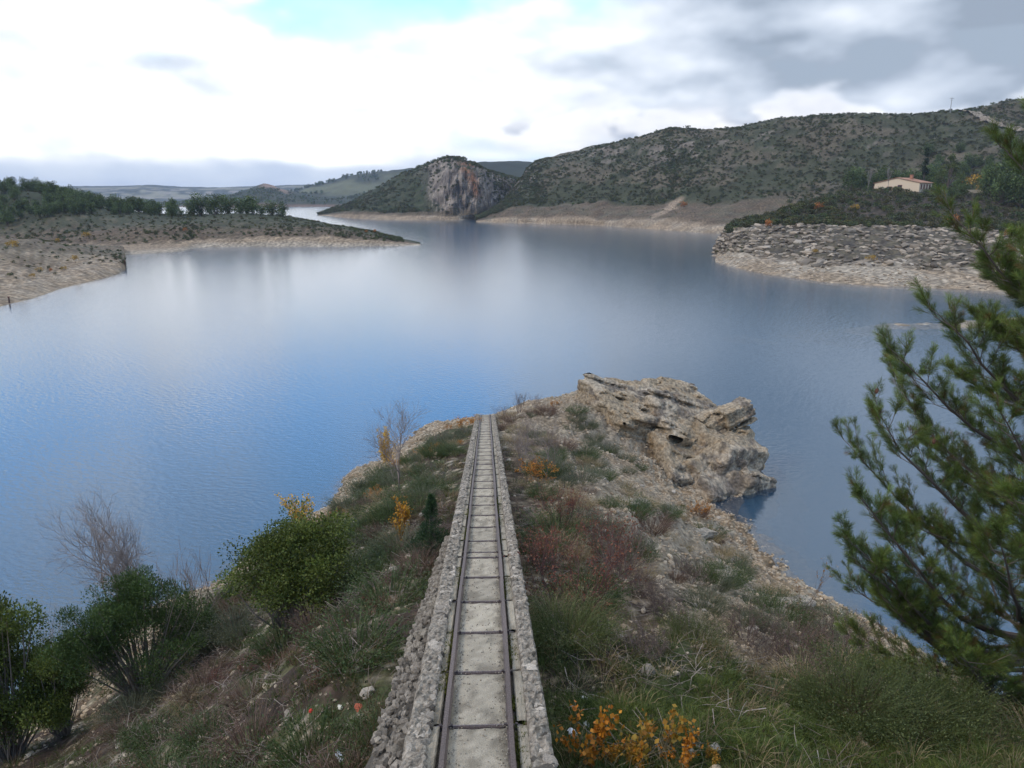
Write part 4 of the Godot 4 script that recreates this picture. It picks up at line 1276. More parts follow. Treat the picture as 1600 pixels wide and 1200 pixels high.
		while run < length:
			for e in 12:
				var px: float = w[1] + across[e] + rnd(-0.008, 0.008)
				var pit := nz_fine.get_noise_2d(px * 5.0 + 20.0, run * 2.6) * 0.05 + nz_mid.get_noise_2d(px * 3.0, run * 2.0) * 0.04
				core.v.append(on_track(px, run, drop[e] - 0.02 + pit + rnd(-0.004, 0.004)))
				core.c.append(shade(col(0.40, 0.345, 0.27), col(0.62, 0.55, 0.44), 0.15).lerp(col(0.10, 0.09, 0.07), smoothstep(0.1, 0.4, nz_fine.get_noise_2d(px * 4.0, run * 3.0 + 60.0)) * 0.85))
			rows += 1
			run += 0.035 if run < 16.0 else 0.09
		for k in rows - 1:
			for e in 11:
				var q := k * 12 + e
				core.i.append_array(PackedInt32Array([q, q + 12, q + 13, q, q + 13, q + 1]))
		put("mortar", core.mesh(), M.masonry, o)
		var rest := Shape.new()
		var made := 0
		var d := 3.2
		while d < length:
			var x := -half + 0.02
			var step := rnd(0.07, 0.16)
			while x < half - 0.03:
				var wide := minf(rnd(0.05, 0.18), half - x)
				var m: ArrayMesh = stones[rng.randi() % 6]
				var tint := shade(col(0.40, 0.35, 0.275), col(0.68, 0.60, 0.49), 0.2)
				if rng.randf() < 0.15:
					tint = shade(col(0.10, 0.09, 0.075), col(0.16, 0.13, 0.09), 0.2)
				var tr := Transform3D(turn * Basis.from_euler(Vector3(rnd(-0.12, 0.12), rnd(-0.5, 0.5), rnd(-0.12, 0.12))) * Basis.from_scale(Vector3(wide * 1.12, rnd(0.06, 0.08), step * 1.2)), on_track(w[1] + x + wide * 0.5 + rnd(-0.015, 0.015), d + rnd(-0.02, 0.02), -0.045 + rnd(-0.014, 0.012)))
				if rng.randf() < 0.3:
					x += wide
					continue
				if made < 290:
					var st := put("stone", m, stone_mat(tint), o)
					st.transform = tr
					made += 1
				else:
					rest.add(m, tr, tint)
				x += wide
			d += step
		if rest.v.size():
			var far_stones := put("far_stones", rest.mesh(), M.stone, o)
			far_stones.set_meta("kind", "stuff")
	# low stepped footing of loose rubble beside the upper track
	var foot := thing("rubble_footing", "low spread of loose rubble at the foot of the wall, bottom edge", "rubble")
	var frest := Shape.new()
	var fmade := 0
	for k in 560:
		var d := rnd(4.2, 15.0)
		var w := lerpf(0.52, 0.08, clampf((d - 4.2) / 10.5, 0.0, 1.0))
		var x := -0.69 - rnd(0.0, w)
		var p := on_track(x, d, 0.0)
		p.y = maxf(ground_y(p.x, p.z) + 0.02, p.y - 0.28 - (-0.69 - x) * 0.75) + rnd(-0.03, 0.01)
		var tint := shade(col(0.22, 0.19, 0.15), col(0.44, 0.39, 0.31), 0.2)
		var tr := Transform3D(Basis.from_euler(Vector3(rnd(0, 6), rnd(0, 6), rnd(0, 6))) * Basis.from_scale(Vector3(rnd(0.05, 0.13), rnd(0.05, 0.1), rnd(0.05, 0.13))), p)
		if fmade < 200 and d < 9.0:
			var st := put("stone", stones[k % 6], stone_mat(tint), foot)
			st.transform = tr
			fmade += 1
		else:
			frest.add(stones[k % 6], tr, tint)
	var fs := put("small_rubble", frest.mesh(), M.stone, foot)
	fs.set_meta("kind", "stuff")
	var fb := Shape.new()
	for k in 40:
		var d := lerpf(3.0, 15.2, k / 39.0)
		var w := lerpf(0.55, 0.05, clampf((d - 4.2) / 10.5, 0.0, 1.0))
		for c in [[-0.63, -0.26], [-0.69 - w, -0.30 - w * 0.8], [-0.76 - w, -1.6], [-0.63, -1.6]]:
			fb.v.append(on_track(c[0] + rnd(-0.02, 0.02), d, c[1] + rnd(-0.02, 0.02)))
			fb.c.append(shade(col(0.12, 0.1, 0.08), col(0.2, 0.18, 0.14), 0.2))
	for k in 39:
		for e in 4:
			var a := k * 4 + e
			var b := k * 4 + (e + 1) % 4
			fb.i.append_array(PackedInt32Array([a, b, b + 4, a, b + 4, a + 4]))
	put("mortar_bank", fb.mesh(), M.masonry, foot)


var stone_mats := {}
func stone_mat(tint: Color) -> StandardMaterial3D:
	var k := clampi(int(tint.g * 26.0), 1, 20)
	if not stone_mats.has(k):
		var m: StandardMaterial3D = M.stone.duplicate()
		m.vertex_color_use_as_albedo = false
		m.albedo_color = Color(k / 23.0, k / 26.0, k / 32.0).linear_to_srgb()
		stone_mats[k] = m
	return stone_mats[k]


func slab(s: Shape, x0: float, x1: float, a: float, b: float, top: float, tone: float, rough: float) -> void:
	var nx := 9
	var nd := 15
	var k0 := s.v.size()
	for j in nd:
		for k in nx:
			var d := lerpf(a, b, float(j) / (nd - 1))
			var edge := j == 0 or k == 0 or j == nd - 1 or k == nx - 1
			var x := lerpf(x0, x1, float(k) / (nx - 1))
			s.v.append(on_track(x, d, top - (0.012 if edge else 0.0) + rnd(-rough, rough)))
			var blot := smoothstep(0.05, 0.35, nz_mid.get_noise_2d(x * 5.0, d * 2.2) + (0.22 if edge else 0.0))
			s.c.append(times(shade(col(0.52, 0.46, 0.345), col(0.66, 0.585, 0.45), 0.12).lerp(col(0.22, 0.19, 0.14), blot * 0.6), tone))
	for j in nd - 1:
		for k in nx - 1:
			var q := k0 + j * nx + k
			s.i.append_array(PackedInt32Array([q, q + nx, q + nx + 1, q, q + nx + 1, q + 1]))


# ---------------------------------------------------------------- rock outcrop

func net(field: Callable, lo: Vector3, hi: Vector3, cell: float, paint: Callable) -> ArrayMesh:
	var nx := int((hi.x - lo.x) / cell) + 1
	var ny := int((hi.y - lo.y) / cell) + 1
	var nzz := int((hi.z - lo.z) / cell) + 1
	var f := PackedFloat32Array()
	f.resize(nx * ny * nzz)
	var k := 0
	for z in nzz:
		for y in ny:
			for x in nx:
				f[k] = field.call(Vector3(lo.x + x * cell, lo.y + y * cell, lo.z + z * cell))
				k += 1
	var s := Shape.new()
	var at := {}
	var sx := 1
	var sy := nx
	var sz := nx * ny
	var corner := [0, sx, sy, sx + sy, sz, sx + sz, sy + sz, sx + sy + sz]
	for z in nzz - 1:
		for y in ny - 1:
			for x in nx - 1:
				var b := z * sz + y * sy + x
				var inside := 0
				for e in 8:
					if f[b + corner[e]] < 0.0:
						inside += 1
				if inside == 0 or inside == 8:
					continue
				var sum := Vector3.ZERO
				var cnt := 0
				for e in 8:
					for bit in [1, 2, 4]:
						if e & bit == 0:
							var g: int = e | bit
							var fa := f[b + corner[e]]
							var fb := f[b + corner[g]]
							if (fa < 0.0) != (fb < 0.0):
								var t := fa / (fa - fb)
								var pa := Vector3(e & 1, (e >> 1) & 1, e >> 2)
								var pb := Vector3(g & 1, (g >> 1) & 1, g >> 2)
								sum += pa.lerp(pb, t)
								cnt += 1
				at[b] = s.v.size()
				var p := lo + (Vector3(x, y, z) + sum / cnt) * cell
				s.v.append(p)
				s.c.append(paint.call(p))
	for b: int in at:
		var z := b / sz
		var y := (b % sz) / sy
		var x := b % sy
		for axis in 3:
			var st: int = [sx, sy, sz][axis]
			var u: int = [sy, sz, sx][axis]
			var w: int = [sz, sx, sy][axis]
			if (f[b] < 0.0) == (f[b + st] < 0.0):
				continue
			if not (at.has(b - u) and at.has(b - w) and at.has(b - u - w)):
				continue
			var q := [at[b], at[b - u], at[b - u - w], at[b - w]]
			if f[b] < 0.0:
				s.i.append_array(PackedInt32Array([q[0], q[2], q[1], q[0], q[3], q[2]]))
			else:
				s.i.append_array(PackedInt32Array([q[0], q[1], q[2], q[0], q[2], q[3]]))
	return s.mesh()


func cuboid(p: Vector3, at: Vector3, half: Vector3, inv: Basis, r: float) -> float:
	var q := (inv * (p - at)).abs() - half + Vector3.ONE * r
	return Vector3(maxf(q.x, 0), maxf(q.y, 0), maxf(q.z, 0)).length() + minf(maxf(q.x, maxf(q.y, q.z)), 0.0) - r


func hash1(k: float) -> float:
	var s := sin(k * 127.1 + 11.7) * 43758.5453
	return s - floorf(s)


func beds(p: Vector3, up: Vector3, thick: float, depth: float) -> float:
	# how far each bed of the rock stands back, its own outline, and the open joint under it
	var q := p.dot(up) / thick + nz_big.get_noise_3dv(p * 0.5) * 0.5
	var k := floorf(q)
	var f := q - k
	var back := hash1(k) * depth + nz_mid.get_noise_2d(p.x * 0.9 + k * 17.0, p.z * 0.9) * depth * 0.9
	var joint := (1.0 - smoothstep(0.0, 0.16, f)) * 0.08 * (0.4 + hash1(k + 50.0))
	return back + joint


func build_outcrop() -> void:
	var o := thing("rock_outcrop", "big layered limestone outcrop overhanging the water at the tip of the peninsula", "rock")
	var paint := func(p: Vector3) -> Color:
		var t := tones(p, 1.3)
		var c := col(0.62, 0.505, 0.345).lerp(col(0.74, 0.63, 0.47), smoothstep(-0.2, 0.3, t.x))
		c = c.lerp(col(0.25, 0.215, 0.18), smoothstep(0.10, 0.4, t.y + t.x * 0.5) * 0.8)
		c = c.lerp(col(0.42, 0.285, 0.15), smoothstep(0.15, 0.4, t.z - t.x * 0.5) * 0.5)
		return times(c, 1.0 + t.z * 0.35)
	var bed := Vector3(0.30, 1.0, -0.30).normalized()
	var bed2 := Vector3(-0.42, 1.0, -0.1).normalized()
	var ledge_b := Basis.from_euler(Vector3(0.34, 0.42, -0.16)).inverse()
	var ledge_b2 := Basis.from_euler(Vector3(0.5, 0.30, -0.22)).inverse()
	var ledge := func(p: Vector3) -> float:
		var d := cuboid(p, Vector3(9.7, 2.0, -42.7), Vector3(4.2, 1.95, 2.3), ledge_b, 0.1)
		d = minf(d, cuboid(p, Vector3(11.3, 1.5, -41.2), Vector3(2.4, 2.0, 1.9), ledge_b2, 0.1))
		d = minf(d, cuboid(p, Vector3(8.0, 2.3, -42.4), Vector3(2.4, 1.4, 1.8), ledge_b2, 0.1))
		if absf(d) > 0.9:
			return d
		d += beds(p, bed, 0.27, 0.30) - 0.10
		var joint := absf(fmod(absf(p.x * 0.55 + p.z * 0.3 + p.y * 0.2 + nz_mid.get_noise_3dv(p) * 0.4), 1.0) - 0.5)
		d += (1.0 - smoothstep(0.0, 0.05, joint)) * 0.14
		return d - nz_big.get_noise_3dv(p * 1.2) * 0.35 - nz_fine.get_noise_3dv(p * 0.8) * 0.07
	put("bedded_ledge", net(ledge, Vector3(4.6, -0.8, -47.2), Vector3(15.2, 5.4, -38.2), 0.095, paint), M.rock, o)
	var knob_b := Basis.from_euler(Vector3(0.1, 0.3, 0.30)).inverse()
	var knob := func(p: Vector3) -> float:
		var d := minf(cuboid(p, Vector3(14.15, 3.55, -40.0), Vector3(0.95, 0.62, 0.75), knob_b, 0.05), cuboid(p, Vector3(13.2, 2.6, -40.3), Vector3(0.95, 0.95, 0.85), knob_b, 0.05))
		if absf(d) > 0.7:
			return d
		d += beds(p, bed2, 0.20, 0.24) - 0.10
		return d - nz_big.get_noise_3dv(p * 2.0) * 0.16 - nz_fine.get_noise_3dv(p * 0.8) * 0.06
	put("overhanging_knob", net(knob, Vector3(11.8, 1.2, -42.0), Vector3(16.0, 5.2, -38.6), 0.08, paint), M.rock, o)
	var blocks := [[Vector3(13.0, 0.9, -39.2), Vector3(1.7, 1.9, 1.7), Vector3(0.3, 0.5, -0.25)], [Vector3(14.0, 0.1, -37.6), Vector3(1.5, 0.7, 1.1), Vector3(0.15, 0.75, -0.4)], [Vector3(11.0, 0.7, -39.0), Vector3(1.9, 1.1, 1.9), Vector3(0.55, 0.2, -0.3)], [Vector3(13.9, 1.0, -40.0), Vector3(1.1, 1.2, 1.4), Vector3(-0.2, 0.9, 0.3)], [Vector3(12.3, 0.2, -37.3), Vector3(1.4, 0.9, 1.3), Vector3(0.5, 0.35, -0.15)]]
	for q in blocks:
		q[2] = Basis.from_euler(q[2]).inverse()
	var body := func(p: Vector3) -> float:
		var d := 9.0
		for q in blocks:
			d = minf(d, cuboid(p, q[0], q[1], q[2], 0.12))
		if absf(d) > 0.9:
			return d
		var crack := absf(nz_big.get_noise_3dv(p * 1.6 + Vector3(70, 0, 0)))
		d += (1.0 - smoothstep(0.0, 0.03, crack)) * 0.14
		d += beds(p, bed, 0.75, 0.3) - 0.12
		d = maxf(d, 0.7 - (p - Vector3(13.3, -0.1, -35.6)).length())
		return d - nz_big.get_noise_3dv(p * 1.2) * 0.45 - nz_mid.get_noise_3dv(p * 0.8) * 0.16 - nz_fine.get_noise_3dv(p * 0.7) * 0.06
	put("massive_base", net(body, Vector3(8.4, -1.4, -42.4), Vector3(16.8, 3.6, -34.8), 0.10, paint), M.rock, o)


# ---------------------------------------------------------------- plants

func crown(P: Dictionary) -> Dictionary:
	# clumps of leaves carried by curved stems; P.h height, P.r radius
	var wood := Shape.new()
	var leaf := Shape.new()
	var clumps: int = P.clumps
	var trunk: float = P.get("trunk", 0.0)
	var top := Vector3(rnd(-0.1, 0.1), trunk, rnd(-0.1, 0.1))
	if trunk > 0.0:
		wood.tube([Vector3(0, -0.1, 0), top * 0.5 + Vector3(rnd(-0.05, 0.05), 0, 0), top], P.wood_r * 1.3, P.wood_r, 6, P.bark)
	var lobes := []
	for k in int(P.get("lobes", 0)):
		var q := ball()
		q.y = absf(q.y) * 1.7 - 0.6
		lobes.append([q * rnd(0.4, 0.85), rnd(0.25, 0.5)])
	for k in clumps:
		var e := ball()
		e.y = absf(e.y) * 1.25 - 0.25
		if P.has("low"):
			e.y = rnd(-1.0, 1.0)
			var ring := sqrt(1.0 - e.y * e.y * 0.7)
			e = Vector3(e.x * ring, e.y, e.z * ring)
		var dist := pow(rng.randf(), 0.4)
		var cone := 1.0
		if P.has("cone"):
			var hgt := rng.randf()
			e = Vector3(e.x, 0, e.z).normalized() * (1.0 - hgt) * dist
			e.y = hgt * 2.0 - 1.0
			dist = 1.0
			cone = 1.0 - hgt * 0.6
		var mid = (P.h - trunk) * 0.5 + trunk
		if lobes.size():
			var lb: Array = lobes[k % lobes.size()]
			e = lb[0] + ball() * lb[1] * pow(rng.randf(), 0.5)
			dist = 1.0
		var at := Vector3(e.x * P.r, mid + e.y * (P.h - trunk) * 0.42, e.z * P.r) * Vector3(dist, 1, dist)
		at.y = maxf(lerpf(mid, at.y, dist), trunk + P.clump_r * 0.4)
		var cr: float = P.clump_r * rnd(0.65, 1.25) * cone
		var root = top if trunk > 0.0 else Vector3(rnd(-0.08, 0.08), -0.05, rnd(-0.08, 0.08)) * P.r
		if k % 2 == 0:
			wood.tube([root, root.lerp(at, 0.5) + Vector3(rnd(-0.1, 0.1), rnd(-0.05, 0.12), rnd(-0.1, 0.1)) * P.r, at], P.wood_r * 0.55, P.wood_r * 0.15, 4, times(P.bark, rnd(0.8, 1.2)))
		var tone := rnd(1.0 - P.get("vary", 0.3), 1.0 + P.get("vary", 0.3))
		for j in int(P.leaves):
			var b := ball()
			var d := b * cr * pow(rng.randf(), 0.45)
			d.y *= P.get("flat", 0.8)
			var dir := (b + ball() * 0.9 + Vector3(0, P.get("up", 0.3), 0)).normalized()
			var side := dir.cross(ball()).normalized()
			var l: float = P.leaf * rnd(0.7, 1.3)
			leaf.leaf(at + d, dir * l, side * l * P.aspect, times(shade(P.c0, P.c1, 0.2), tone))
	var high := 0.1
	for q in leaf.v:
		high = maxf(high, q.y)
	return {"wood": wood.mesh(), "leaf": leaf.mesh(), "h": high}


func branch(wood: Shape, tips: Array, at: Vector3, dir: Vector3, length: float, r: float, depth: int, P: Dictionary) -> void:
	var pts := [at]
	var d := dir
	var seg := 3
	var spots := []
	for k in seg:
		d = (d + ball() * P.wander + Vector3.UP * P.lift).normalized()
		at += d * length / seg
		pts.append(at)
		spots.append([at, d])
	wood.tube(pts, r, r * 0.55, 5 if depth > 2 else 3, times(P.bark, rnd(0.75, 1.25)))
	if depth == 0:
		tips.append([at, d])
		return
	for k in int(P.fork):
		var sp: Array = spots[seg - 1] if k == 0 else spots[rng.randi() % seg]
		var nd: Vector3 = (sp[1] + ball() * P.open).normalized()
		branch(wood, tips, sp[0], nd, length * rnd(0.55, 0.85), r * 0.58, depth - 1, P)


func twigs(P: Dictionary) -> Dictionary:
	var wood := Shape.new()
	var leaf := Shape.new()
	var tips := []
	for k in int(P.stems):
		var a = TAU * k / P.stems + rnd(0, 1)
		var lean: float = P.lean * rnd(0.3, 1.2)
		branch(wood, tips, Vector3(cos(a), 0, sin(a)) * P.base * rnd(0.2, 1) + Vector3(0, -0.05, 0), Vector3(cos(a) * lean, 1, sin(a) * lean).normalized(), P.len * rnd(0.8, 1.15), P.wood_r, P.depth, P)
	var high := 0.1
	for t in tips:
		high = maxf(high, t[0].y)
		for j in int(P.get("leaves", 0)):
			var dir: Vector3 = (t[1] + ball() * 1.3).normalized()
			var l: float = P.leaf * rnd(0.6, 1.3)
			leaf.leaf(t[0] - t[1] * rnd(0, P.get("spread", 0.12)) + ball() * P.get("puff", 0.03), dir * l, dir.cross(ball()).normalized() * l * P.aspect, shade(P.c0, P.c1, 0.25))
	return {"wood": wood.mesh(), "leaf": leaf.mesh() if leaf.v.size() else null, "h": high}


func tuft(P: Dictionary) -> ArrayMesh:
	# many narrow blades or sprigs from one foot
	var s := Shape.new()
	for k in int(P.n):
		var a := rnd(0, TAU)
		var out: float = P.lean * sqrt(rng.randf())
		var foot = Vector3(cos(a), 0, sin(a)) * P.foot * sqrt(rng.randf())
		var l: float = P.h * rnd(0.55, 1.1)
		var dir := Vector3(cos(a) * out + rnd(-0.2, 0.2), 1.0, sin(a) * out + rnd(-0.2, 0.2)).normalized()
		var mid = foot + dir * l * 0.55
		var tip = mid + (dir + Vector3(cos(a) * P.droop, -P.droop, sin(a) * P.droop) + ball() * 0.15).normalized() * l * 0.45
		s.blade(foot - Vector3(0, 0.04, 0), mid, tip, dir.cross(ball()).normalized() * P.w, shade(P.c0, P.c1, 0.3))
		if P.has("sprig"):
			for j in int(P.sprig):
				var q = foot.lerp(tip, rnd(0.35, 1.0)) + ball() * P.h * 0.03
				var ld: Vector3 = (dir + ball()).normalized() * P.sprig_l * rnd(0.6, 1.3)
				s.leaf(q, ld, ld.cross(ball()).normalized() * P.sprig_l * 0.24, shade(P.c0, P.c1, 0.35))
	return s.mesh()


func make_kinds() -> void:
	var grey_bark := col(0.16, 0.135, 0.115)
	for k in 2:
		rng.seed = 910 + k
		kinds["evergreen_bush_%d" % k] = crown({"h": 2.9, "r": 1.45, "lobes": 13, "clumps": 150, "clump_r": 0.34, "leaves": 240, "leaf": 0.055, "aspect": 0.28, "wood_r": 0.05, "bark": grey_bark, "c0": col(0.045, 0.07, 0.014), "c1": col(0.125, 0.15, 0.033), "vary": 0.45})
	rng.seed = 77
	kinds["juniper_bush_0"] = crown({"h": 3.7, "r": 1.75, "lobes": 16, "clumps": 190, "clump_r": 0.34, "leaves": 300, "leaf": 0.07, "aspect": 0.13, "wood_r": 0.05, "bark": grey_bark, "c0": col(0.03, 0.056, 0.016), "c1": col(0.075, 0.115, 0.032), "vary": 0.3, "up": 0.9})
	kinds["conifer_sapling_0"] = crown({"h": 1.5, "r": 0.5, "clumps": 110, "clump_r": 0.09, "leaves": 70, "leaf": 0.06, "aspect": 0.1, "wood_r": 0.02, "trunk": 0.1, "bark": grey_bark, "c0": col(0.02, 0.045, 0.02), "c1": col(0.045, 0.08, 0.03), "cone": true})
	for k in 2:
		kinds["yellow_sapling_%d" % k] = twigs({"stems": 5, "lean": 0.28, "base": 0.1, "len": 0.85, "wood_r": 0.014, "depth": 2, "fork": 4, "open": 0.5, "wander": 0.12, "lift": 0.12, "bark": grey_bark, "leaves": 24, "leaf": 0.07, "aspect": 0.4, "spread": 0.5, "puff": 0.09, "c0": col(0.46, 0.27, 0.035), "c1": col(0.62, 0.40, 0.07)})
	kinds["orange_sapling_0"] = twigs({"stems": 3, "lean": 0.16, "base": 0.06, "len": 0.65, "wood_r": 0.012, "depth": 2, "fork": 4, "open": 0.45, "wander": 0.12, "lift": 0.14, "bark": grey_bark, "leaves": 18, "leaf": 0.065, "aspect": 0.42, "spread": 0.35, "puff": 0.06, "c0": col(0.38, 0.17, 0.02), "c1": col(0.5, 0.29, 0.04)})
	kinds["orange_shrub_0"] = twigs({"stems": 9, "lean": 0.75, "base": 0.2, "len": 0.4, "wood_r": 0.008, "depth": 2, "fork": 3, "open": 0.6, "wander": 0.2, "lift": 0.06, "bark": col(0.13, 0.08, 0.05), "leaves": 12, "leaf": 0.045, "aspect": 0.4, "spread": 0.2, "puff": 0.05, "c0": col(0.28, 0.10, 0.02), "c1": col(0.45, 0.22, 0.04)})
	for k in 3:
		kinds["leafless_tree_%d" % k] = twigs({"stems": 1 if k < 2 else 2, "lean": 0.12, "base": 0.02, "len": 1.7, "wood_r": 0.05, "depth": 5, "fork": 4, "open": 0.75, "wander": 0.15, "lift": 0.07, "bark": col(0.21, 0.175, 0.155)})
	for k in 3:
		kinds["twig_bush_%d" % k] = twigs({"stems": 9, "lean": 0.6, "base": 0.14, "len": 0.75, "wood_r": 0.015, "depth": 3, "fork": 3, "open": 0.5, "wander": 0.16, "lift": 0.1, "bark": col(0.17, 0.135, 0.12)})
		kinds["red_bush_%d" % k] = twigs({"stems": 12, "lean": 0.8, "base": 0.18, "len": 0.62, "wood_r": 0.012, "depth": 3, "fork": 3, "open": 0.55, "wander": 0.18, "lift": 0.07, "bark": col(0.10, 0.055, 0.05), "leaves": 4, "leaf": 0.035, "aspect": 0.4, "spread": 0.25, "puff": 0.05, "c0": col(0.13, 0.035, 0.025), "c1": col(0.22, 0.10, 0.055)})
		kinds["heather_bush_%d" % k] = twigs({"stems": 18, "lean": 0.85, "base": 0.25, "len": 0.34, "wood_r": 0.007, "depth": 3, "fork": 3, "open": 0.5, "wander": 0.16, "lift": 0.12, "bark": col(0.125, 0.09, 0.085), "leaves": 3, "leaf": 0.028, "aspect": 0.3, "spread": 0.15, "puff": 0.03, "c0": col(0.09, 0.065, 0.055), "c1": col(0.15, 0.12, 0.09)})
	kinds["seed_sapling_0"] = twigs({"stems": 1, "lean": 0.05, "base": 0.01, "len": 1.0, "wood_r": 0.014, "depth": 3, "fork": 3, "open": 0.5, "wander": 0.1, "lift": 0.14, "bark": col(0.13, 0.09, 0.07), "leaves": 2, "leaf": 0.06, "aspect": 0.35, "c0": col(0.22, 0.12, 0.06), "c1": col(0.32, 0.2, 0.1)})
	for k in 3:
		kinds["amber_plant_%d" % k] = twigs({"stems": 4, "lean": 0.3, "base": 0.1, "len": 0.32, "wood_r": 0.006, "depth": 2, "fork": 3, "open": 0.55, "wander": 0.14, "lift": 0.1, "bark": col(0.12, 0.09, 0.05), "leaves": 9, "leaf": 0.06, "aspect": 0.42, "spread": 0.25, "puff": 0.04, "c0": [col(0.12, 0.12, 0.02), col(0.33, 0.11, 0.015), col(0.36, 0.15, 0.02)][k], "c1": [col(0.46, 0.20, 0.025), col(0.5, 0.22, 0.025), col(0.26, 0.19, 0.03)][k]})
	for k in 3:
		kinds["broom_bush_%d" % k] = {"wood": null, "leaf": tuft({"n": 900, "lean": 1.0, "foot": 0.42, "h": 0.85, "droop": 0.35, "w": 0.0022, "sprig": 7, "sprig_l": 0.03, "c0": col(0.05, 0.07, 0.022), "c1": col(0.125, 0.145, 0.05)}), "h": 0.85}
		kinds["grey_scrub_%d" % k] = {"wood": null, "leaf": tuft({"n": 340, "lean": 1.0, "foot": 0.28, "h": 0.5, "droop": 0.25, "w": 0.003, "sprig": 4, "sprig_l": 0.028, "c0": col(0.06, 0.07, 0.042), "c1": col(0.14, 0.15, 0.09)}), "h": 0.5}
		kinds["green_scrub_%d" % k] = {"wood": null, "leaf": tuft({"n": 320, "lean": 1.0, "foot": 0.26, "h": 0.5, "droop": 0.2, "w": 0.003, "sprig": 5, "sprig_l": 0.03, "c0": col(0.035, 0.06, 0.02), "c1": col(0.085, 0.115, 0.04)}), "h": 0.5}
		kinds["brown_scrub_%d" % k] = {"wood": null, "leaf": tuft({"n": 340, "lean": 1.05, "foot": 0.26, "h": 0.48, "droop": 0.3, "w": 0.0032, "sprig": 2, "sprig_l": 0.025, "c0": col(0.09, 0.055, 0.042), "c1": col(0.17, 0.115, 0.085)}), "h": 0.48}
		kinds["dry_grass_%d" % k] = {"wood": null, "leaf": tuft({"n": 300, "lean": 1.0, "foot": 0.22, "h": 0.5, "droop": 0.8, "w": 0.0026, "c0": col(0.20, 0.155, 0.085), "c1": col(0.36, 0.29, 0.17)}), "h": 0.5}


func plant(kind: String, label: String, category: String, group: String, at: Vector3, size: float, wide := 1.0, variant := -1, turn_seed := true) -> Node3D:
	var n := 0
	while kinds.has("%s_%d" % [kind, n]):
		n += 1
	var K: Dictionary = kinds["%s_%d" % [kind, variant if variant >= 0 else rng.randi() % n]]
	var t := thing(kind, label, category, at, group)
	if K.wood:
		put("stems", K.wood, M.bark, t)
	if K.leaf:
		put("foliage", K.leaf, M.leaves, t)
	var s: float = size / K.h
	t.basis = Basis(Vector3.UP, rnd(0, TAU) if turn_seed else 0.0) * Basis.from_scale(Vector3(s * wide, s, s * wide))
	return t


func near_plants() -> void:
	for p in PLANTS:
		var at := Vector3(p[1], ground_y(p[1], p[2]) - 0.02, p[2])
		plant(p[0], p[5], p[6], "", at, p[3], p[4])
	# scrub, one by one
	var spots := []
	var zones := [
		# kind, count, x range, z range, height range, label, category, group
		["grey_scrub", 46, -9.0, -1.1, -38.0, -15.0, 0.35, 0.75, "grey green scrub bush", "bush", "grey scrub west of the track"],
		["green_scrub", 64, -9.5, -1.1, -34.0, -6.0, 0.3, 0.7, "dark green scrub bush", "bush", "green scrub west of the track"],
		["brown_scrub", 40, -10.0, -1.2, -26.0, -6.0, 0.25, 0.6, "brown withered bush", "bush", "brown scrub west of the track"],
		["dry_grass", 20, -9.5, -1.1, -44.0, -13.0, 0.3, 0.6, "straw coloured grass clump", "grass clump", "straw grass clumps west of the track"],
		["grey_scrub", 60, 2.0, 12.0, -40.0, -11.0, 0.3, 0.6, "grey green scrub bush", "bush", "grey scrub east of the track"],
		["green_scrub", 40, 1.0, 11.5, -40.0, -10.0, 0.3, 0.65, "dark green scrub bush", "bush", "green scrub east of the track"],
		["brown_scrub", 26, 0.9, 12.0, -42.0, -8.5, 0.25, 0.6, "brown withered bush", "bush", "brown scrub east of the track"],
		["dry_grass", 44, 0.8, 12.5, -45.0, -7.5, 0.3, 0.6, "straw coloured grass clump", "grass clump", "straw grass clumps east of the track"],
		["heather_bush", 14, 2.5, 11.0, -22.0, -10.5, 0.35, 0.7, "dull purple heathery bush", "bush", "small heathery bushes east of the track"],
		["orange_shrub", 9, -6.0, -1.2, -42.0, -20.0, 0.25, 0.5, "rust orange shrub", "shrub", "rust shrubs west of the track"],
		["red_bush", 14, -8.5, -1.8, -16.0, -8.0, 0.25, 0.5, "dark red bush", "bush", "small red bushes west of the track"],
	]
	for zn in zones:
		var made := 0
		var tries := 0
		while made < int(zn[1]) and tries < 4000:
			tries += 1
			var x := rnd(zn[2], zn[3])
			var z := rnd(zn[4], zn[5])
			var y := ground_y(x, z)
			if y < (2.4 if x < 0.0 and z < -20.0 else 1.9) or (x > 6.2 and z < -37.0) or (x > 8.0 and z < -33.5):
				continue
			var want := nz_big.get_noise_2d(x * 1.3 + zn[0].length() * 37.0, z * 1.3)
			if want < rnd(-0.35, 0.25):
				continue
			var clear := true
			for q in spots:
				if (q.x - x) * (q.x - x) + (q.y - z) * (q.y - z) < 0.16:
					clear = false
					break
			if not clear:
				continue
			spots.append(Vector2(x, z))
			var tall := rnd(zn[6], zn[7])
			plant(zn[0], beside(zn[8], x, z, tall / (zn[6] + zn[7]) * 2.0), zn[9], zn[10], Vector3(x, y - 0.02, z), tall, rnd(1.0, 1.7))
			made += 1


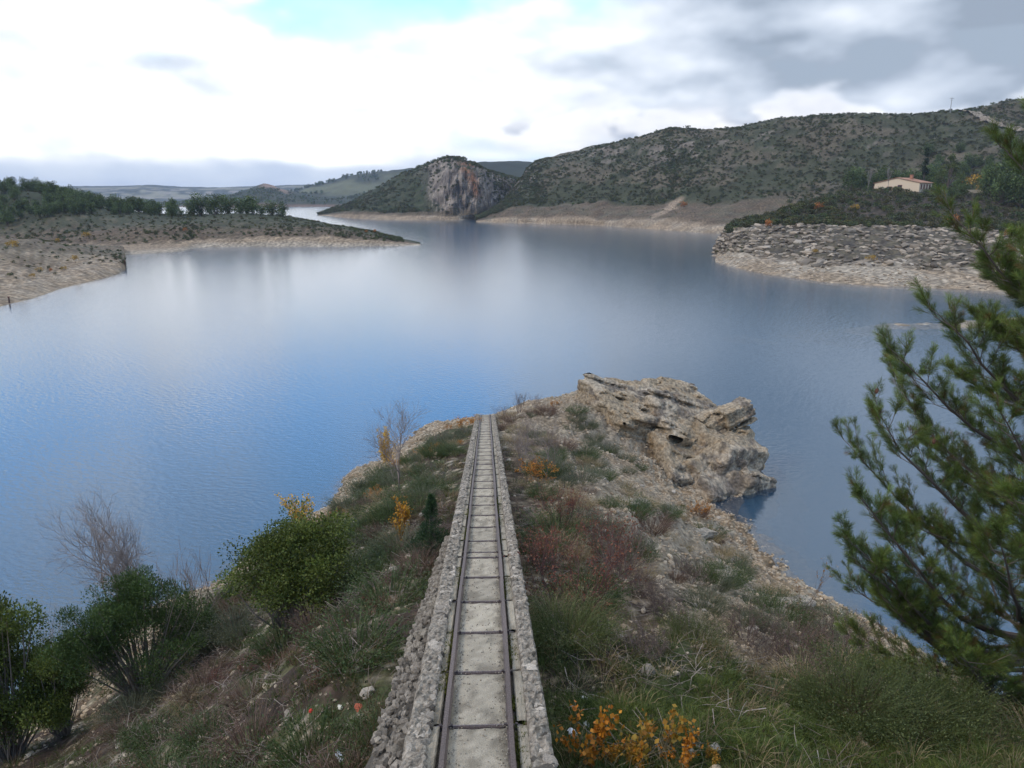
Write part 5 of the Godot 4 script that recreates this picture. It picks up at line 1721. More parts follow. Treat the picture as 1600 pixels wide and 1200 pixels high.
const LANDMARKS := [
	[-4.5, -15.0, "large bright green bush"], [-8.9, -16.7, "big juniper"], [-12.0, -16.3, "tall bush at the left edge"], [-1.2, -14.6, "small conifer sapling"], [-7.4, -27.4, "bright yellow sapling"], [-2.2, -18.0, "slender orange sapling"], [-3.3, -25.7, "slender leafless tree"], [-5.0, -35.4, "yellow leafed shrub"],
	[1.1, -24.0, "leafless saplings beside the track"], [1.6, -11.4, "largest dark red bush"], [1.1, -9.3, "dense green bush by the wall"], [3.2, -10.3, "upright green bush"], [5.3, -8.1, "broom under the pine"], [8.4, -17.1, "brown leafed sapling"], [9.5, -30.0, "lone orange shrub"], [9.5, -43.0, "rock outcrop"], [0.0, -46.0, "lower end of the track"],
	[-1.3, -7.5, "rubble footing"], [4.3, -28.5, "broad flat pale slab"], [7.0, -20.0, "long rib of bedrock"], [13.0, -30.0, "eastern shore"], [-9.5, -33.0, "western shore"], [2.0, -43.0, "bare bushes at the track end"], [-1.3, -30.0, "middle of the track"],
]


func beside(what: String, x: float, z: float, size: float) -> String:
	# names a small plant by its size and by where it stands from the nearest thing one can find
	var best := 1e9
	var mark: Array
	for m in LANDMARKS:
		var d := Vector2(m[0] - x, m[1] - z).length()
		if d < best:
			best = d
			mark = m
	var dx: float = x - mark[0]
	var dz: float = z - mark[1]
	var side := "just beyond" if dz < 0.0 else "just before"
	if absf(dx) > absf(dz):
		side = "right of" if dx > 0.0 else "left of"
	var far := "close " if best < 1.6 else ("" if best < 3.2 else "well ")
	if side.begins_with("just") and far != "":
		side = side.trim_prefix("just ")
	return "%s %s %s%s the %s" % ["small" if size < 0.85 else ("mid-sized" if size < 1.15 else "large"), what, far, side, mark[2]]


func near_stuff() -> void:
	# grass, twigs and gravel that nobody could count
	var green := tuft({"n": 30, "lean": 0.7, "foot": 0.07, "h": 0.22, "droop": 0.4, "w": 0.0028, "c0": col(0.7, 0.75, 0.55), "c1": col(1.0, 1.0, 0.8)})
	var dry := tuft({"n": 22, "lean": 0.9, "foot": 0.06, "h": 0.3, "droop": 0.5, "w": 0.0025, "c0": col(0.7, 0.66, 0.55), "c1": col(1.0, 0.95, 0.85)})
	var herb := Shape.new()
	for k in 40:
		var d := ball()
		d.y = absf(d.y)
		var at := Vector3(rnd(-0.12, 0.12), rnd(0.0, 0.07), rnd(-0.12, 0.12))
		herb.leaf(at, (d + Vector3.UP * 0.4).normalized() * 0.035, d.cross(ball()).normalized() * 0.012, shade(col(0.6, 0.65, 0.5), col(1, 1, 0.8), 0.2))
	var hm := herb.mesh()
	var wt := [[], [], []]
	var wc := [[], [], []]
	for k in 30000:
		var z := -5.0 - 43.0 * pow(rng.randf(), 1.9)
		var reach := 4.0 + (-z) * 0.62
		var x := rnd(-reach, reach)
		if absf(x - TRACK_X) < 0.74 or (x < TRACK_X - 0.7 and x > TRACK_X - 1.1 and z > -10.0 and rng.randf() < 0.6):
			continue
		var y := ground_y(x, z)
		if y < (2.3 if x < 0.0 and z < -20.0 else 1.5) + nz_big.get_noise_2d(x, z) * 0.8:
			continue
		var lawn := smoothstep(-10.5, -8.0, z + nz_mid.get_noise_2d(x, z) * 3.0) * (1.0 if x > 0.0 else 0.45)
		var a := nz_big.get_noise_2d(x * 2.2 + 400.0, z * 2.2)
		var open := smoothstep(1.8, 3.6, x) * smoothstep(-8.6, -11.0, z)
		if rng.randf() > 0.5 + lawn * 0.6 + a * 0.8 - open * 0.75:
			continue
		if x < 0.0 and z > -18.0 and rng.randf() < 0.35:
			continue
		var kind := 0 if rng.randf() < 0.35 + lawn * 0.45 else (1 if rng.randf() < 0.65 else 2)
		var s := rnd(0.6, 1.3) * (0.75 if kind == 0 and lawn > 0.5 else 1.0)
		wt[kind].append(Transform3D(Basis(Vector3.UP, rnd(0, TAU)) * Basis.from_scale(Vector3(s * 1.2, s * rnd(0.7, 1.2), s * 1.2)), Vector3(x, y - 0.01, z)))
		var g := shade(col(0.045, 0.075, 0.022), col(0.11, 0.15, 0.045), 0.25)
		if kind == 1:
			g = shade(col(0.16, 0.12, 0.075), col(0.33, 0.27, 0.165), 0.25)
			if x < 0.0 and z > -18.0:
				g = shade(col(0.10, 0.065, 0.045), col(0.22, 0.16, 0.105), 0.3)
		elif kind == 2:
			g = shade(col(0.05, 0.06, 0.025), col(0.13, 0.11, 0.05), 0.3)
		wc[kind].append(g)
	for k in 9000:
		var z := rnd(-9.0, -4.4)
		var x := rnd(0.9, 9.5)
		if rng.randf() > smoothstep(-9.0, -6.8, z + nz_mid.get_noise_2d(x * 0.8, z * 0.8 + 30.0) * 3.0):
			continue
		var s := rnd(0.35, 0.8)
		wt[0].append(Transform3D(Basis(Vector3.UP, rnd(0, TAU)) * Basis.from_scale(Vector3(s * 1.5, s, s * 1.5)), Vector3(x, ground_y(x, z) - 0.01, z)))
		wc[0].append(shade(col(0.08, 0.115, 0.03), col(0.19, 0.22, 0.065), 0.3))
	scatter("grass", green, M.leaves, wt[0], wc[0], "short green grass over the peninsula")
	scatter("withered_grass", dry, M.leaves, wt[1], wc[1], "thin withered grass over the peninsula")
	scatter("ground_cover", hm, M.leaves, wt[2], wc[2], "small leafy herbs between the bushes")
	# gravel and chips of limestone
	var chips := []
	for k in 4:
		chips.append(lump(300 + k, 1.0, 0.55, 0.8, 0.4, 1))
	var ct := [[], [], [], []]
	var cc := [[], [], [], []]
	for k in 60000:
		var z := -4.5 - 47.0 * pow(rng.randf(), 1.5)
		var reach := 4.0 + (-z) * 0.6
		var x := rnd(-minf(reach, 17.0), minf(reach, 17.0))
		if absf(x - TRACK_X) < 0.86:
			continue
		var y := ground_y(x, z)
		if y < -0.15:
			continue
		var shore := 1.0 - smoothstep(1.3, 2.6, y)
		var open := smoothstep(1.8, 3.6, x) * smoothstep(-8.2, -10.5, z)
		var a := nz_mid.get_noise_2d(x * 1.2 + 700.0, z * 1.2)
		if rng.randf() > 0.10 + shore * 0.9 + open * 0.65 + a * 0.6:
			continue
		var s := rnd(0.02, 0.06) + (0.09 if rng.randf() < 0.08 else 0.0) + shore * 0.03 - z * 0.0008
		var q := k % 4
		ct[q].append(Transform3D(Basis.from_euler(Vector3(rnd(-0.6, 0.6), rnd(0, TAU), rnd(-0.6, 0.6))) * Basis.from_scale(Vector3(s, s, s) * rnd(0.8, 1.4)), Vector3(x, y + s * 0.1, z)))
		cc[q].append(shade(col(0.46, 0.35, 0.225), col(0.68, 0.57, 0.42), 0.25))
	for q in 4:
		scatter("gravel", chips[q], M.stone, ct[q], cc[q], "limestone chips strewn over the slopes and the shore")
	# dead twigs in the litter
	var stick := Shape.new()
	stick.tube([Vector3(-0.3, 0, 0), Vector3(-0.08, 0.03, 0.03), Vector3(0.12, 0.01, -0.02), Vector3(0.34, 0.04, 0.02)], 0.006, 0.003, 3, Color.WHITE)
	stick.tube([Vector3(-0.05, 0.03, 0.02), Vector3(0.1, 0.07, 0.1), Vector3(0.2, 0.06, 0.17)], 0.004, 0.002, 3, Color.WHITE)
	var st := []
	var sc := []
	for k in 5200:
		var x := rnd(-9.0, 4.0)
		var z := rnd(-20.0, -5.5)
		if absf(x - TRACK_X) < 0.9 or rng.randf() > 0.5 + nz_mid.get_noise_2d(x, z + 500.0) * 1.6:
			continue
		st.append(Transform3D(Basis.from_euler(Vector3(rnd(-0.3, 0.3), rnd(0, TAU), rnd(-0.2, 0.2))) * Basis.from_scale(Vector3.ONE * rnd(0.5, 1.3)), Vector3(x, ground_y(x, z) + 0.015, z)))
		sc.append(shade(col(0.13, 0.10, 0.08), col(0.27, 0.23, 0.19), 0.2))
	scatter("dead_twigs", stick.mesh(), M.bark, st, sc, "dead twigs lying in the litter")


func loose_rocks() -> void:
	var shapes := []
	for k in 8:
		shapes.append(lump(500 + k, 1.0, 0.6, 0.8, 0.55, 2))
	for zn in [[46, -7.5, -1.5, -24.0, -6.0, 0.10, 0.24, "pale limestone rock lying on the slope between the track and the western shore", "rocks west of the track"], [90, 1.2, 12.5, -36.0, -6.2, 0.10, 0.32, "pale limestone rock lying on the slope between the track and the eastern shore", "rocks east of the track"], [40, -12.0, -4.0, -46.0, -24.0, 0.14, 0.3, "limestone rock on the bare stony band of the western shore", "rocks on the western shore"]]:
		for k in int(zn[0]):
			var x := rnd(zn[1], zn[2])
			var z := rnd(zn[3], zn[4])
			var y := ground_y(x, z)
			if y < 0.15 or (x < -3.9 and zn[4] < -20.0 and y > 2.6):
				continue
			var s := rnd(zn[5], zn[6])
			var o := put("limestone_rock", shapes[rng.randi() % 8], stone_mat(shade(col(0.45, 0.40, 0.32), col(0.66, 0.58, 0.47), 0.15)))
			o.transform = Transform3D(Basis.from_euler(Vector3(rnd(-0.25, 0.25), rnd(0, TAU), rnd(-0.25, 0.25))) * Basis.from_scale(Vector3.ONE * s), Vector3(x, y + s * 0.12, z))
			tag(o, beside("pale limestone rock", x, z, s / (zn[5] + zn[6]) * 2.0), "rock", zn[8])
	# one pale slab that catches the eye on the skyline slope, bedrock ribs on the eastern slope
	for p in [[4.3, -28.5, 1.7, 0.28, 0.8, 0.5, "broad flat pale slab on the slope right of the leafless saplings"], [7.0, -20.0, 2.4, 0.35, 0.6, 0.72, "long rib of pale bedrock halfway down the eastern slope"], [9.6, -20.5, 2.6, 0.35, 0.6, 0.6, "long rib of pale bedrock nearest the eastern shore"], [5.3, -24.5, 2.0, 0.3, 0.55, 0.7, "short rib of pale bedrock above the orange shrub"], [8.2, -25.8, 2.2, 0.3, 0.55, 0.75, "rib of pale bedrock beside the lone orange shrub"]]:
		var o := put("rock_slab", lump(int(p[0] * 100), 1.0, 1.0, 1.0, 0.7, 3), M.rock_plain)
		o.transform = Transform3D(Basis.from_euler(Vector3(0.1, p[5], -0.28)) * Basis.from_scale(Vector3(p[2], p[3], p[4])), Vector3(p[0], ground_y(p[0], p[1]) + 0.02, p[1]))
		tag(o, p[6], "rock")


func build_litter() -> void:
	# rubbish caught in the grass on both sides of the track
	for p in LITTER:
		var o := put(p[0], lump(int(absf(p[1]) * 1000.0), p[3], p[4], p[5], 0.2, 2), mat("litter_%d" % int(absf(p[1]) * 1000.0), 0.6, Color(p[6], p[7], p[8]), false))
		o.transform = Transform3D(Basis.from_euler(Vector3(rnd(-0.4, 0.4), rnd(0, 6), rnd(-0.4, 0.4))), Vector3(p[1], ground_y(p[1], p[2]) + p[4] * 0.45, p[2]))
		tag(o, p[9], "litter")
	for p in POSTS:
		var t := thing("mooring_post", p[2], "post", Vector3(p[0], patch_y("bank", p[0], p[1]) - 0.2, p[1]))
		var s := Shape.new()
		s.tube([Vector3(0, 0, 0), Vector3(0.03, 0.6, 0), Vector3(0.05, 1.15, 0.02)], 0.13, 0.10, 7, col(0.09, 0.055, 0.045))
		put("post", s.mesh(), M.bark, t)
		var k := Shape.new()
		k.box(Vector3(0.05, 1.17, 0.02), Vector3(0.3, 0.08, 0.3), Basis.IDENTITY, col(0.12, 0.05, 0.045), 0.8)
		put("cap", k.mesh(), M.bark, t)


# ---------------------------------------------------------------- the pine beside the camera

func build_pine() -> void:
	var foot := Vector3(9.6, 0, -11.2)
	foot.y = ground_y(foot.x, foot.z) - 0.1
	var t := thing("pine_tree", "large pine leaning in from the edge with drooping needle covered boughs", "tree", foot)
	var bark := col(0.13, 0.105, 0.09)
	var top := Vector3(-0.5, 12.0, 0.4)
	var trunk_at := func(f: float) -> Vector3:
		return Vector3(sin(f * 2.4) * 0.35, 0, sin(f * 3.0) * 0.2) + top * f
	var tr := Shape.new()
	var pts := []
	for k in 14:
		pts.append(trunk_at.call(k / 13.0))
	tr.tube(pts, 0.2, 0.03, 10, bark)
	put("trunk", tr.mesh(), M.bark, t)
	# a tuft of needles round a shoot tip
	var needle := Shape.new()
	for k in 56:
		var f := rnd(0.0, 0.13)
		var a := rnd(0, TAU)
		var d := Vector3(cos(a) * 0.75, rnd(0.5, 1.3), sin(a) * 0.75).normalized()
		var l := rnd(0.055, 0.09)
		needle.leaf(Vector3(0, f, 0), d * l * 1.15, d.cross(ball()).normalized() * 0.0017, shade(col(0.6, 0.7, 0.5), col(1, 1, 0.8), 0.2))
	needle.tube([Vector3(0, -0.03, 0), Vector3(0, 0.17, 0)], 0.004, 0.002, 3, col(0.9, 0.6, 0.45))
	var nm := needle.mesh()
	var where := []
	var cols := []
	# boughs: reaching west towards the track at surveyed places, and all round elsewhere
	var reach := [
		[Vector3(5.0, 11.6, -9.0), 0.20], [Vector3(5.1, 10.9, -8.9), 0.17], [Vector3(5.25, 10.5, -9.2), 0.16], [Vector3(5.5, 12.55, -9.5), 0.33], [Vector3(5.95, 13.35, -10.0), 0.46],
		[Vector3(6.3, 13.9, -10.0), 0.53], [Vector3(6.75, 15.1, -10.5), 0.66], [Vector3(7.5, 16.2, -10.9), 0.76], [Vector3(6.3, 12.9, -8.4), 0.40], [Vector3(6.6, 12.0, -8.0), 0.30],
		[Vector3(6.3, 11.3, -8.2), 0.24], [Vector3(7.0, 13.9, -8.8), 0.5], [Vector3(7.2, 14.5, -9.4), 0.58], [Vector3(5.9, 9.75, -9.6), 0.13], [Vector3(6.6, 9.4, -8.6), 0.12], [Vector3(7.4, 10.2, -7.9), 0.2], [Vector3(7.7, 12.8, -7.9), 0.42], [Vector3(6.9, 12.6, -11.8), 0.36], [Vector3(6.6, 11.2, -12.4), 0.25],
	]
	for k in 64:
		var a := rnd(1.3, 4.4) if k % 3 else rnd(-1.6, 1.6)
		var f := rnd(0.12, 0.97)
		var l := lerpf(3.6, 0.9, f)
		reach.append([foot + trunk_at.call(f) + Vector3(cos(a) * l, rnd(0.0, 0.5), sin(a) * l), f - 0.03])
	var limb_mesh := []
	for b in reach:
		var s := Shape.new()
		var from: Vector3 = trunk_at.call(b[1])
		var to: Vector3 = b[0] - foot
		var run := to - from
		var length := run.length()
		var sag := -0.10 * length
		var line := []
		for k in 9:
			var f := k / 8.0
			line.append(from + run * f + Vector3(0, sag * sin(f * PI) , 0) + Vector3(nz_big.get_noise_1d(b[0].x * 31.0 + f * 9.0), 0, nz_big.get_noise_1d(b[0].y * 17.0 + f * 9.0)) * 0.25)
		s.tube(line, 0.012 + length * 0.011, 0.006, 6, bark)
		var side_count := int(9 + length * 5.0)
		for k in side_count:
			var f := lerpf(0.22, 1.0, (k + rng.randf()) / side_count)
			var q := f * 8.0
			var i := mini(int(q), 7)
			var at: Vector3 = line[i].lerp(line[i + 1], q - i)
			var along: Vector3 = (line[i + 1] - line[i]).normalized()
			var out := along.cross(Vector3.UP).normalized() * (1.0 if k % 2 == 0 else -1.0)
			var d := (along * rnd(0.5, 1.1) + out * rnd(0.3, 1.0) + Vector3.UP * rnd(-0.15, 0.55)).normalized()
			var l := rnd(0.35, 0.75) * lerpf(1.15, 0.7, f) * clampf(length / 3.0, 0.6, 1.2)
			if f > 0.97:
				d = along
			var twig := [at, at + d * l * 0.5 + Vector3(0, -0.02, 0), at + (d + Vector3(0, 0.25, 0)) * l]
			s.tube(twig, 0.008, 0.003, 3, times(bark, 1.2))
			var dens := smoothstep(0.2, 0.42, f)
			var tone := rnd(0.75, 1.25)
			for j in int(13 * dens + 1):
				var g := rnd(0.35, 1.0)
				var p: Vector3 = (twig[0] as Vector3).lerp(twig[1], g * 2.0) if g < 0.5 else (twig[1] as Vector3).lerp(twig[2], g * 2.0 - 1.0)
				var dir := (d + Vector3(0, 0.45, 0) + ball() * 0.75).normalized()
				var sh := p + dir * rnd(0.0, 0.1)
				if g < 0.9:
					s.tube([p, sh + dir * 0.02], 0.003, 0.002, 3, times(bark, 1.1))
				var ax := dir.cross(ball()).normalized()
				where.append(Transform3D(Basis(ax, dir, ax.cross(dir)) * Basis.from_scale(Vector3.ONE * rnd(0.75, 1.2)), sh))
				var tip := smoothstep(0.3, 1.0, g) * smoothstep(0.3, 0.9, f)
				var green := shade(col(0.075, 0.11, 0.036), col(0.155, 0.20, 0.06), 0.2)
				if rng.randf() < 0.35:
					green = green.lerp(col(0.18, 0.25, 0.07), tip)
				if rng.randf() < 0.10 * (1.3 - f):
					green = shade(col(0.13, 0.08, 0.04), col(0.2, 0.13, 0.06), 0.2)
				cols.append(times(green, tone))
		put("bough", s.mesh(), M.bark, t)
	scatter("needles", nm, M.leaves, where, cols, "", t)
	var cone := lump(77, 0.045, 0.08, 0.045, 0.0, 2)
	for p in [Vector3(5.35, 13.05, -9.6), Vector3(6.2, 12.6, -9.3)]:
		var o := put("pine_cone", cone, M.cone, t)
		# hang it on the nearest shoot
		var near := Vector3.ZERO
		for w in where:
			if w.origin.distance_squared_to(p - foot) < near.distance_squared_to(p - foot):
				near = w.origin
		o.position = near - Vector3(0, 0.03, 0)


# ---------------------------------------------------------------- far plants, house and road

func far_crown(called: String, P: Dictionary) -> Dictionary:
	var K := crown(P)
	kinds[called] = K
	return K


func far_tree(called: String, K: Dictionary, at: Vector3, h: float, wide: float, label: String, category: String, group := "") -> void:
	var t := thing(called, label, category, at, group)
	if K.wood:
		put("trunk", K.wood, M.bark, t)
	if K.leaf:
		put("crown", K.leaf, M.leaves, t)
	var s: float = h / K.h
	t.basis = Basis(Vector3.UP, rnd(0, TAU)) * Basis.from_scale(Vector3(s * wide, s, s * wide))


func far_plants() -> void:
	var bark := col(0.12, 0.1, 0.085)
	var pines := []
	for k in 4:
		pines.append(crown({"h": 8.0, "r": 2.7, "clumps": 44, "clump_r": 1.15, "leaves": 46, "leaf": 0.42, "aspect": 0.3, "wood_r": 0.14, "trunk": 0.4, "low": true, "bark": bark, "c0": col(0.045, 0.075, 0.026), "c1": col(0.115, 0.16, 0.055), "vary": 0.45}))
	var shrubs := []
	for k in 4:
		shrubs.append(crown({"h": 1.6, "r": 1.1, "clumps": 8, "clump_r": 0.6, "leaves": 16, "leaf": 0.42, "aspect": 0.35, "wood_r": 0.03, "bark": bark, "c0": col(0.042, 0.058, 0.025), "c1": col(0.105, 0.115, 0.052), "vary": 0.45}))
	var golden := crown({"h": 2.6, "r": 1.1, "clumps": 10, "clump_r": 0.6, "leaves": 26, "leaf": 0.26, "aspect": 0.35, "wood_r": 0.05, "bark": bark, "c0": col(0.26, 0.16, 0.03), "c1": col(0.42, 0.27, 0.05)})
	var rust := crown({"h": 2.4, "r": 1.3, "clumps": 9, "clump_r": 0.6, "leaves": 26, "leaf": 0.3, "aspect": 0.35, "wood_r": 0.05, "bark": bark, "c0": col(0.25, 0.09, 0.03), "c1": col(0.42, 0.17, 0.05)})
	var spire := crown({"h": 12.0, "r": 1.2, "clumps": 40, "clump_r": 0.8, "leaves": 40, "leaf": 0.4, "aspect": 0.25, "wood_r": 0.15, "trunk": 0.4, "bark": bark, "c0": col(0.014, 0.028, 0.014), "c1": col(0.03, 0.05, 0.02), "cone": true, "up": 1.0})
	var cedar := crown({"h": 12.0, "r": 4.6, "clumps": 46, "clump_r": 1.5, "leaves": 44, "leaf": 0.45, "aspect": 0.3, "wood_r": 0.3, "trunk": 1.5, "bark": bark, "c0": col(0.05, 0.075, 0.02), "c1": col(0.11, 0.13, 0.035), "cone": true, "flat": 0.35})
	var poplar := twigs({"stems": 1, "lean": 0.02, "base": 0.05, "len": 4.0, "wood_r": 0.13, "depth": 4, "fork": 4, "open": 0.3, "wander": 0.05, "lift": 0.3, "bark": col(0.22, 0.2, 0.18)})
	# pines standing on the spit, one by one
	for p in SPIT_PINES:
		far_tree("pine_tree", pines[rng.randi() % 4], Vector3(p[0], patch_y("spit", p[0], p[1]) - 1.1, p[1]), p[2] * 1.3, rnd(0.95, 1.15), p[3], "tree", "pines on the spit")
	# the wood covering the western hill
	var P: Dictionary = patches.spit
	var wood_n := 0
	for k in 6000:
		if wood_n >= 170:
			break
		var q = rng.randi() % P.v.size()
		var uv: Vector2 = P.uv[q]
		var p: Vector3 = P.v[q]
		var line := lerpf(3.05, 3.75, smoothstep(1.0, 8.0, uv.x))
		if uv.x > 7.0 or uv.x < 1.2 or uv.y < line or uv.y > 4.5:
			continue
		wood_n += 1
		far_tree("pine_tree", pines[rng.randi() % 4], p + Vector3(rnd(-1, 1), -0.4, rnd(-1, 1)), rnd(3.6, 7.5), rnd(0.9, 1.2), "round crowned dark pine in the wood on the western hill", "tree", "pines of the wood on the western hill")
	# golden and rust shrubs on the shores
	for p in FAR_SHRUBS:
		var key: String = p[0]
		far_tree("golden_shrub" if p[4] == "golden" else "rust_shrub", golden if p[4] == "golden" else rust, Vector3(p[1], patch_y(key, p[1], p[2]) - 0.15, p[2]), p[3], rnd(0.9, 1.2), p[5], "shrub")
	# scrub that reads as one mass on each hill; the largest bushes stand singly
	mass("hill", "hillside_scrub", shrubs, 16000, func(uv: Vector2, p: Vector3) -> bool: return uv.y > 2.95 + nz_big.get_noise_3dv(p * 0.1) * 0.4 and uv.y < 5.4 and nz_mid.get_noise_3dv(p * 0.1) < rnd(-0.1, 0.6), 0.7, 1.6, "dark scrub dotted over the long limestone hill")
	mass("hill", "shoreline_scrub", shrubs, 900, func(uv: Vector2, _p: Vector3) -> bool: return uv.y > 1.95 and uv.y < 2.9, 0.3, 0.7, "low dry scrub above the bare shore of the long hill")
	mass("upper", "hilltop_scrub", shrubs, 700, func(uv: Vector2, _p: Vector3) -> bool: return uv.y > 1.1 and uv.y < 3.3, 0.8, 1.8, "dark scrub on the hilltop above the dirt road")
	mass("cliff", "cliff_scrub", shrubs, 3200, func(uv: Vector2, p: Vector3) -> bool: return uv.y > 2.3 and uv.y < 5.4 and (uv.x < 5.0 + nz_big.get_noise_3dv(p * 0.12) * 2.5 or uv.y > 4.5 or uv.x > 11.5 or rng.randf() < 0.12), 0.8, 2.2, "dark scrub and pines on the cliff hill")
	mass("bank", "bank_scrub", shrubs, 420, func(uv: Vector2, p: Vector3) -> bool: return uv.y > 1.95 + nz_big.get_noise_3dv(p * 0.4) * 0.5 and uv.y < 3.6 and uv.x > 1.0, 0.25, 0.7, "dry scrub on the stony western bank")
	mass("spit", "spit_scrub", shrubs, 2600, func(uv: Vector2, p: Vector3) -> bool: return uv.y > 2.05 + nz_big.get_noise_3dv(p * 0.3) * 0.3 and uv.y < 4.4 and uv.x < 13.2, 0.4, 1.0, "dark low scrub covering the spit")
	mass("promontory", "promontory_scrub", shrubs, 4800, func(uv: Vector2, p: Vector3) -> bool: return uv.x > 1.6 and uv.y > 3.4 + nz_big.get_noise_3dv(p * 0.3) * 0.9 and uv.y < 5.2, 0.5, 1.8, "dense dark scrub above the broken limestone")
	mass("promontory", "ledge_scrub", shrubs, 500, func(uv: Vector2, p: Vector3) -> bool: return uv.x > 1.0 and uv.y > 1.95 and uv.y < 3.6 and nz_big.get_noise_3dv(p * 0.35 + Vector3(9, 0, 0)) > 0.12, 0.4, 0.9, "patches of scrub growing on the limestone beds")
	mass("knob", "far_wood", pines, 900, func(uv: Vector2, _p: Vector3) -> bool: return uv.y > 1.2 and uv.y < 2.55, 2.0, 4.5, "far wood on the hill with the rocky peak")
	mass("ridge_mid", "ridge_wood", pines, 1200, func(uv: Vector2, p: Vector3) -> bool: return uv.y > 0.9 and uv.y < 3.1 and nz_big.get_noise_3dv(p * 0.03) < 0.0, 4.0, 8.0, "far wood on the ridge")
	for k in 260:
		var H: Dictionary = patches.hill
		var q = rng.randi() % H.v.size()
		var uv: Vector2 = H.uv[q]
		if uv.y < 3.0 or uv.y > 5.15 or uv.x < 2.0 or uv.x > 17.0:
			continue
		far_tree("hillside_bush", shrubs[rng.randi() % 4], H.v[q] + Vector3(0, -0.2, 0), rnd(2.0, 3.2), rnd(0.9, 1.3), "larger dark bush standing out on the long limestone hill", "bush", "larger bushes on the limestone hill")
	# trees round the house
	for p in HOUSE_TREES:
		var K: Dictionary = {"pine": pines[rng.randi() % 4], "cypress": spire, "cedar": cedar, "poplar": poplar, "golden": golden}[p[0]]
		far_tree({"pine": "pine_tree", "cypress": "cypress_tree", "cedar": "cedar_tree", "poplar": "poplar_tree", "golden": "golden_tree"}[p[0]], K, Vector3(p[1], p[5] if p.size() > 5 else patch_y(p[6] if p.size() > 6 else "promontory", p[1], p[2]) - 0.3, p[2]), p[3], 1.0, p[4], "tree", "pines behind the house" if p[0] == "pine" else "")
	for k in 1000:
		var H: Dictionary = patches.hill
		var q = rng.randi() % H.v.size()
		var uv: Vector2 = H.uv[q]
		if uv.x < 12.6 or uv.y < 2.2 or uv.y > 4.1 - maxf(0.0, 14.0 - uv.x) * 0.5:
			continue
		far_tree("pine_tree", pines[rng.randi() % 4], H.v[q] + Vector3(0, -0.4, 0), rnd(6.0, 10.0), rnd(0.9, 1.1), "dark pine on the lower hillside behind the house", "tree", "pines on the hillside behind the house")
	# broken beds of limestone along the promontory
	var R: Dictionary = patches.promontory
	var blocks := []
	for k in 6:
		blocks.append(lump(1300 + k, 1.0, 0.5, 0.9, 0.75, 1))
	var bt := [[], [], [], [], [], []]
	var bc := [[], [], [], [], [], []]
	var single := 0
	for k in 9000:
		var q = rng.randi() % R.v.size()
		var uv: Vector2 = R.uv[q]
		if uv.y < 1.0 or uv.y > 3.9 or uv.x < 0.3:
			continue
		if uv.y < 2.0 and rng.randf() < 0.45:
			continue
		if uv.y > 3.3 and rng.randf() < 0.6:
			continue
		var s := rnd(0.5, 1.6) * (0.36 if uv.y < 1.9 else 1.0) * (1.5 if rng.randf() < 0.1 else 1.0)
		var tr := Transform3D(Basis.from_euler(Vector3(rnd(-0.35, 0.4), rnd(0, TAU), rnd(-0.35, 0.35))) * Basis.from_scale(Vector3(s * rnd(0.8, 2.0), s * rnd(0.6, 1.3), s)), in_cell(R, q) + Vector3(0, 0.05, 0))
		var tint := shade(col(0.42, 0.345, 0.25), col(0.66, 0.54, 0.40), 0.25) if uv.y < 1.9 else shade(col(0.17, 0.143, 0.11), col(0.54, 0.455, 0.35), 0.35)
		if s > 0.85 and single < 280 and uv.y > 1.9:
			var o := put("limestone_block", blocks[k % 6], stone_mat(tint))
			o.transform = tr
			tag(o, "flat limestone block among the broken beds of the promontory below the house", "rock", "limestone blocks on the promontory")
			single += 1
		else:
			bt[k % 6].append(tr)
			bc[k % 6].append(tint)
	for q in 6:
		scatter("broken_limestone", blocks[q], M.stone, bt[q], bc[q], "broken limestone covering the promontory")


func mass(key: String, called: String, shapes: Array, count: int, ok: Callable, lo: float, hi: float, label: String) -> void:
	var P: Dictionary = patches[key]
	var nu: int = P.nu
	var wt := [[], [], [], []]
	var wc := [[], [], [], []]
	for k in count * 2:
		if wt[0].size() * 4 >= count:
			break
		var q = rng.randi() % (P.v.size() - nu - 1)
		if not ok.call(P.uv[q], P.v[q]):
			continue
		var a: Vector3 = P.v[q]
		var p: Vector3 = a + (P.v[q + 1] - a) * rng.randf() + (P.v[q + nu] - a) * rng.randf()
		if p.y < 0.3:
			continue
		var e = wt[0].size() % 4 if false else k % 4
		var s: float = rnd(lo, hi) / kinds_h(shapes[e])
		wt[e].append(Transform3D(Basis(Vector3.UP, rnd(0, TAU)) * Basis.from_scale(Vector3(s * rnd(0.9, 1.5), s, s * rnd(0.9, 1.5))), p - Vector3(0, 0.1, 0)))
		wc[e].append(times(Color(rnd(0.85, 1.25), rnd(0.85, 1.15), rnd(0.8, 1.2)), rnd(0.7, 1.3)))
	for e in 4:
		if wt[e].size():
			scatter(called, shapes[e].leaf, M.leaves, wt[e], wc[e], label)


func in_cell(P: Dictionary, q: int) -> Vector3:
	var nu: int = P.nu
	q = mini(q, P.v.size() - nu - 2)
	var a: Vector3 = P.v[q]
	return a + (P.v[q + 1] - a) * rng.randf() + (P.v[q + nu] - a) * rng.randf()


func kinds_h(K: Dictionary) -> float:
	return K.h


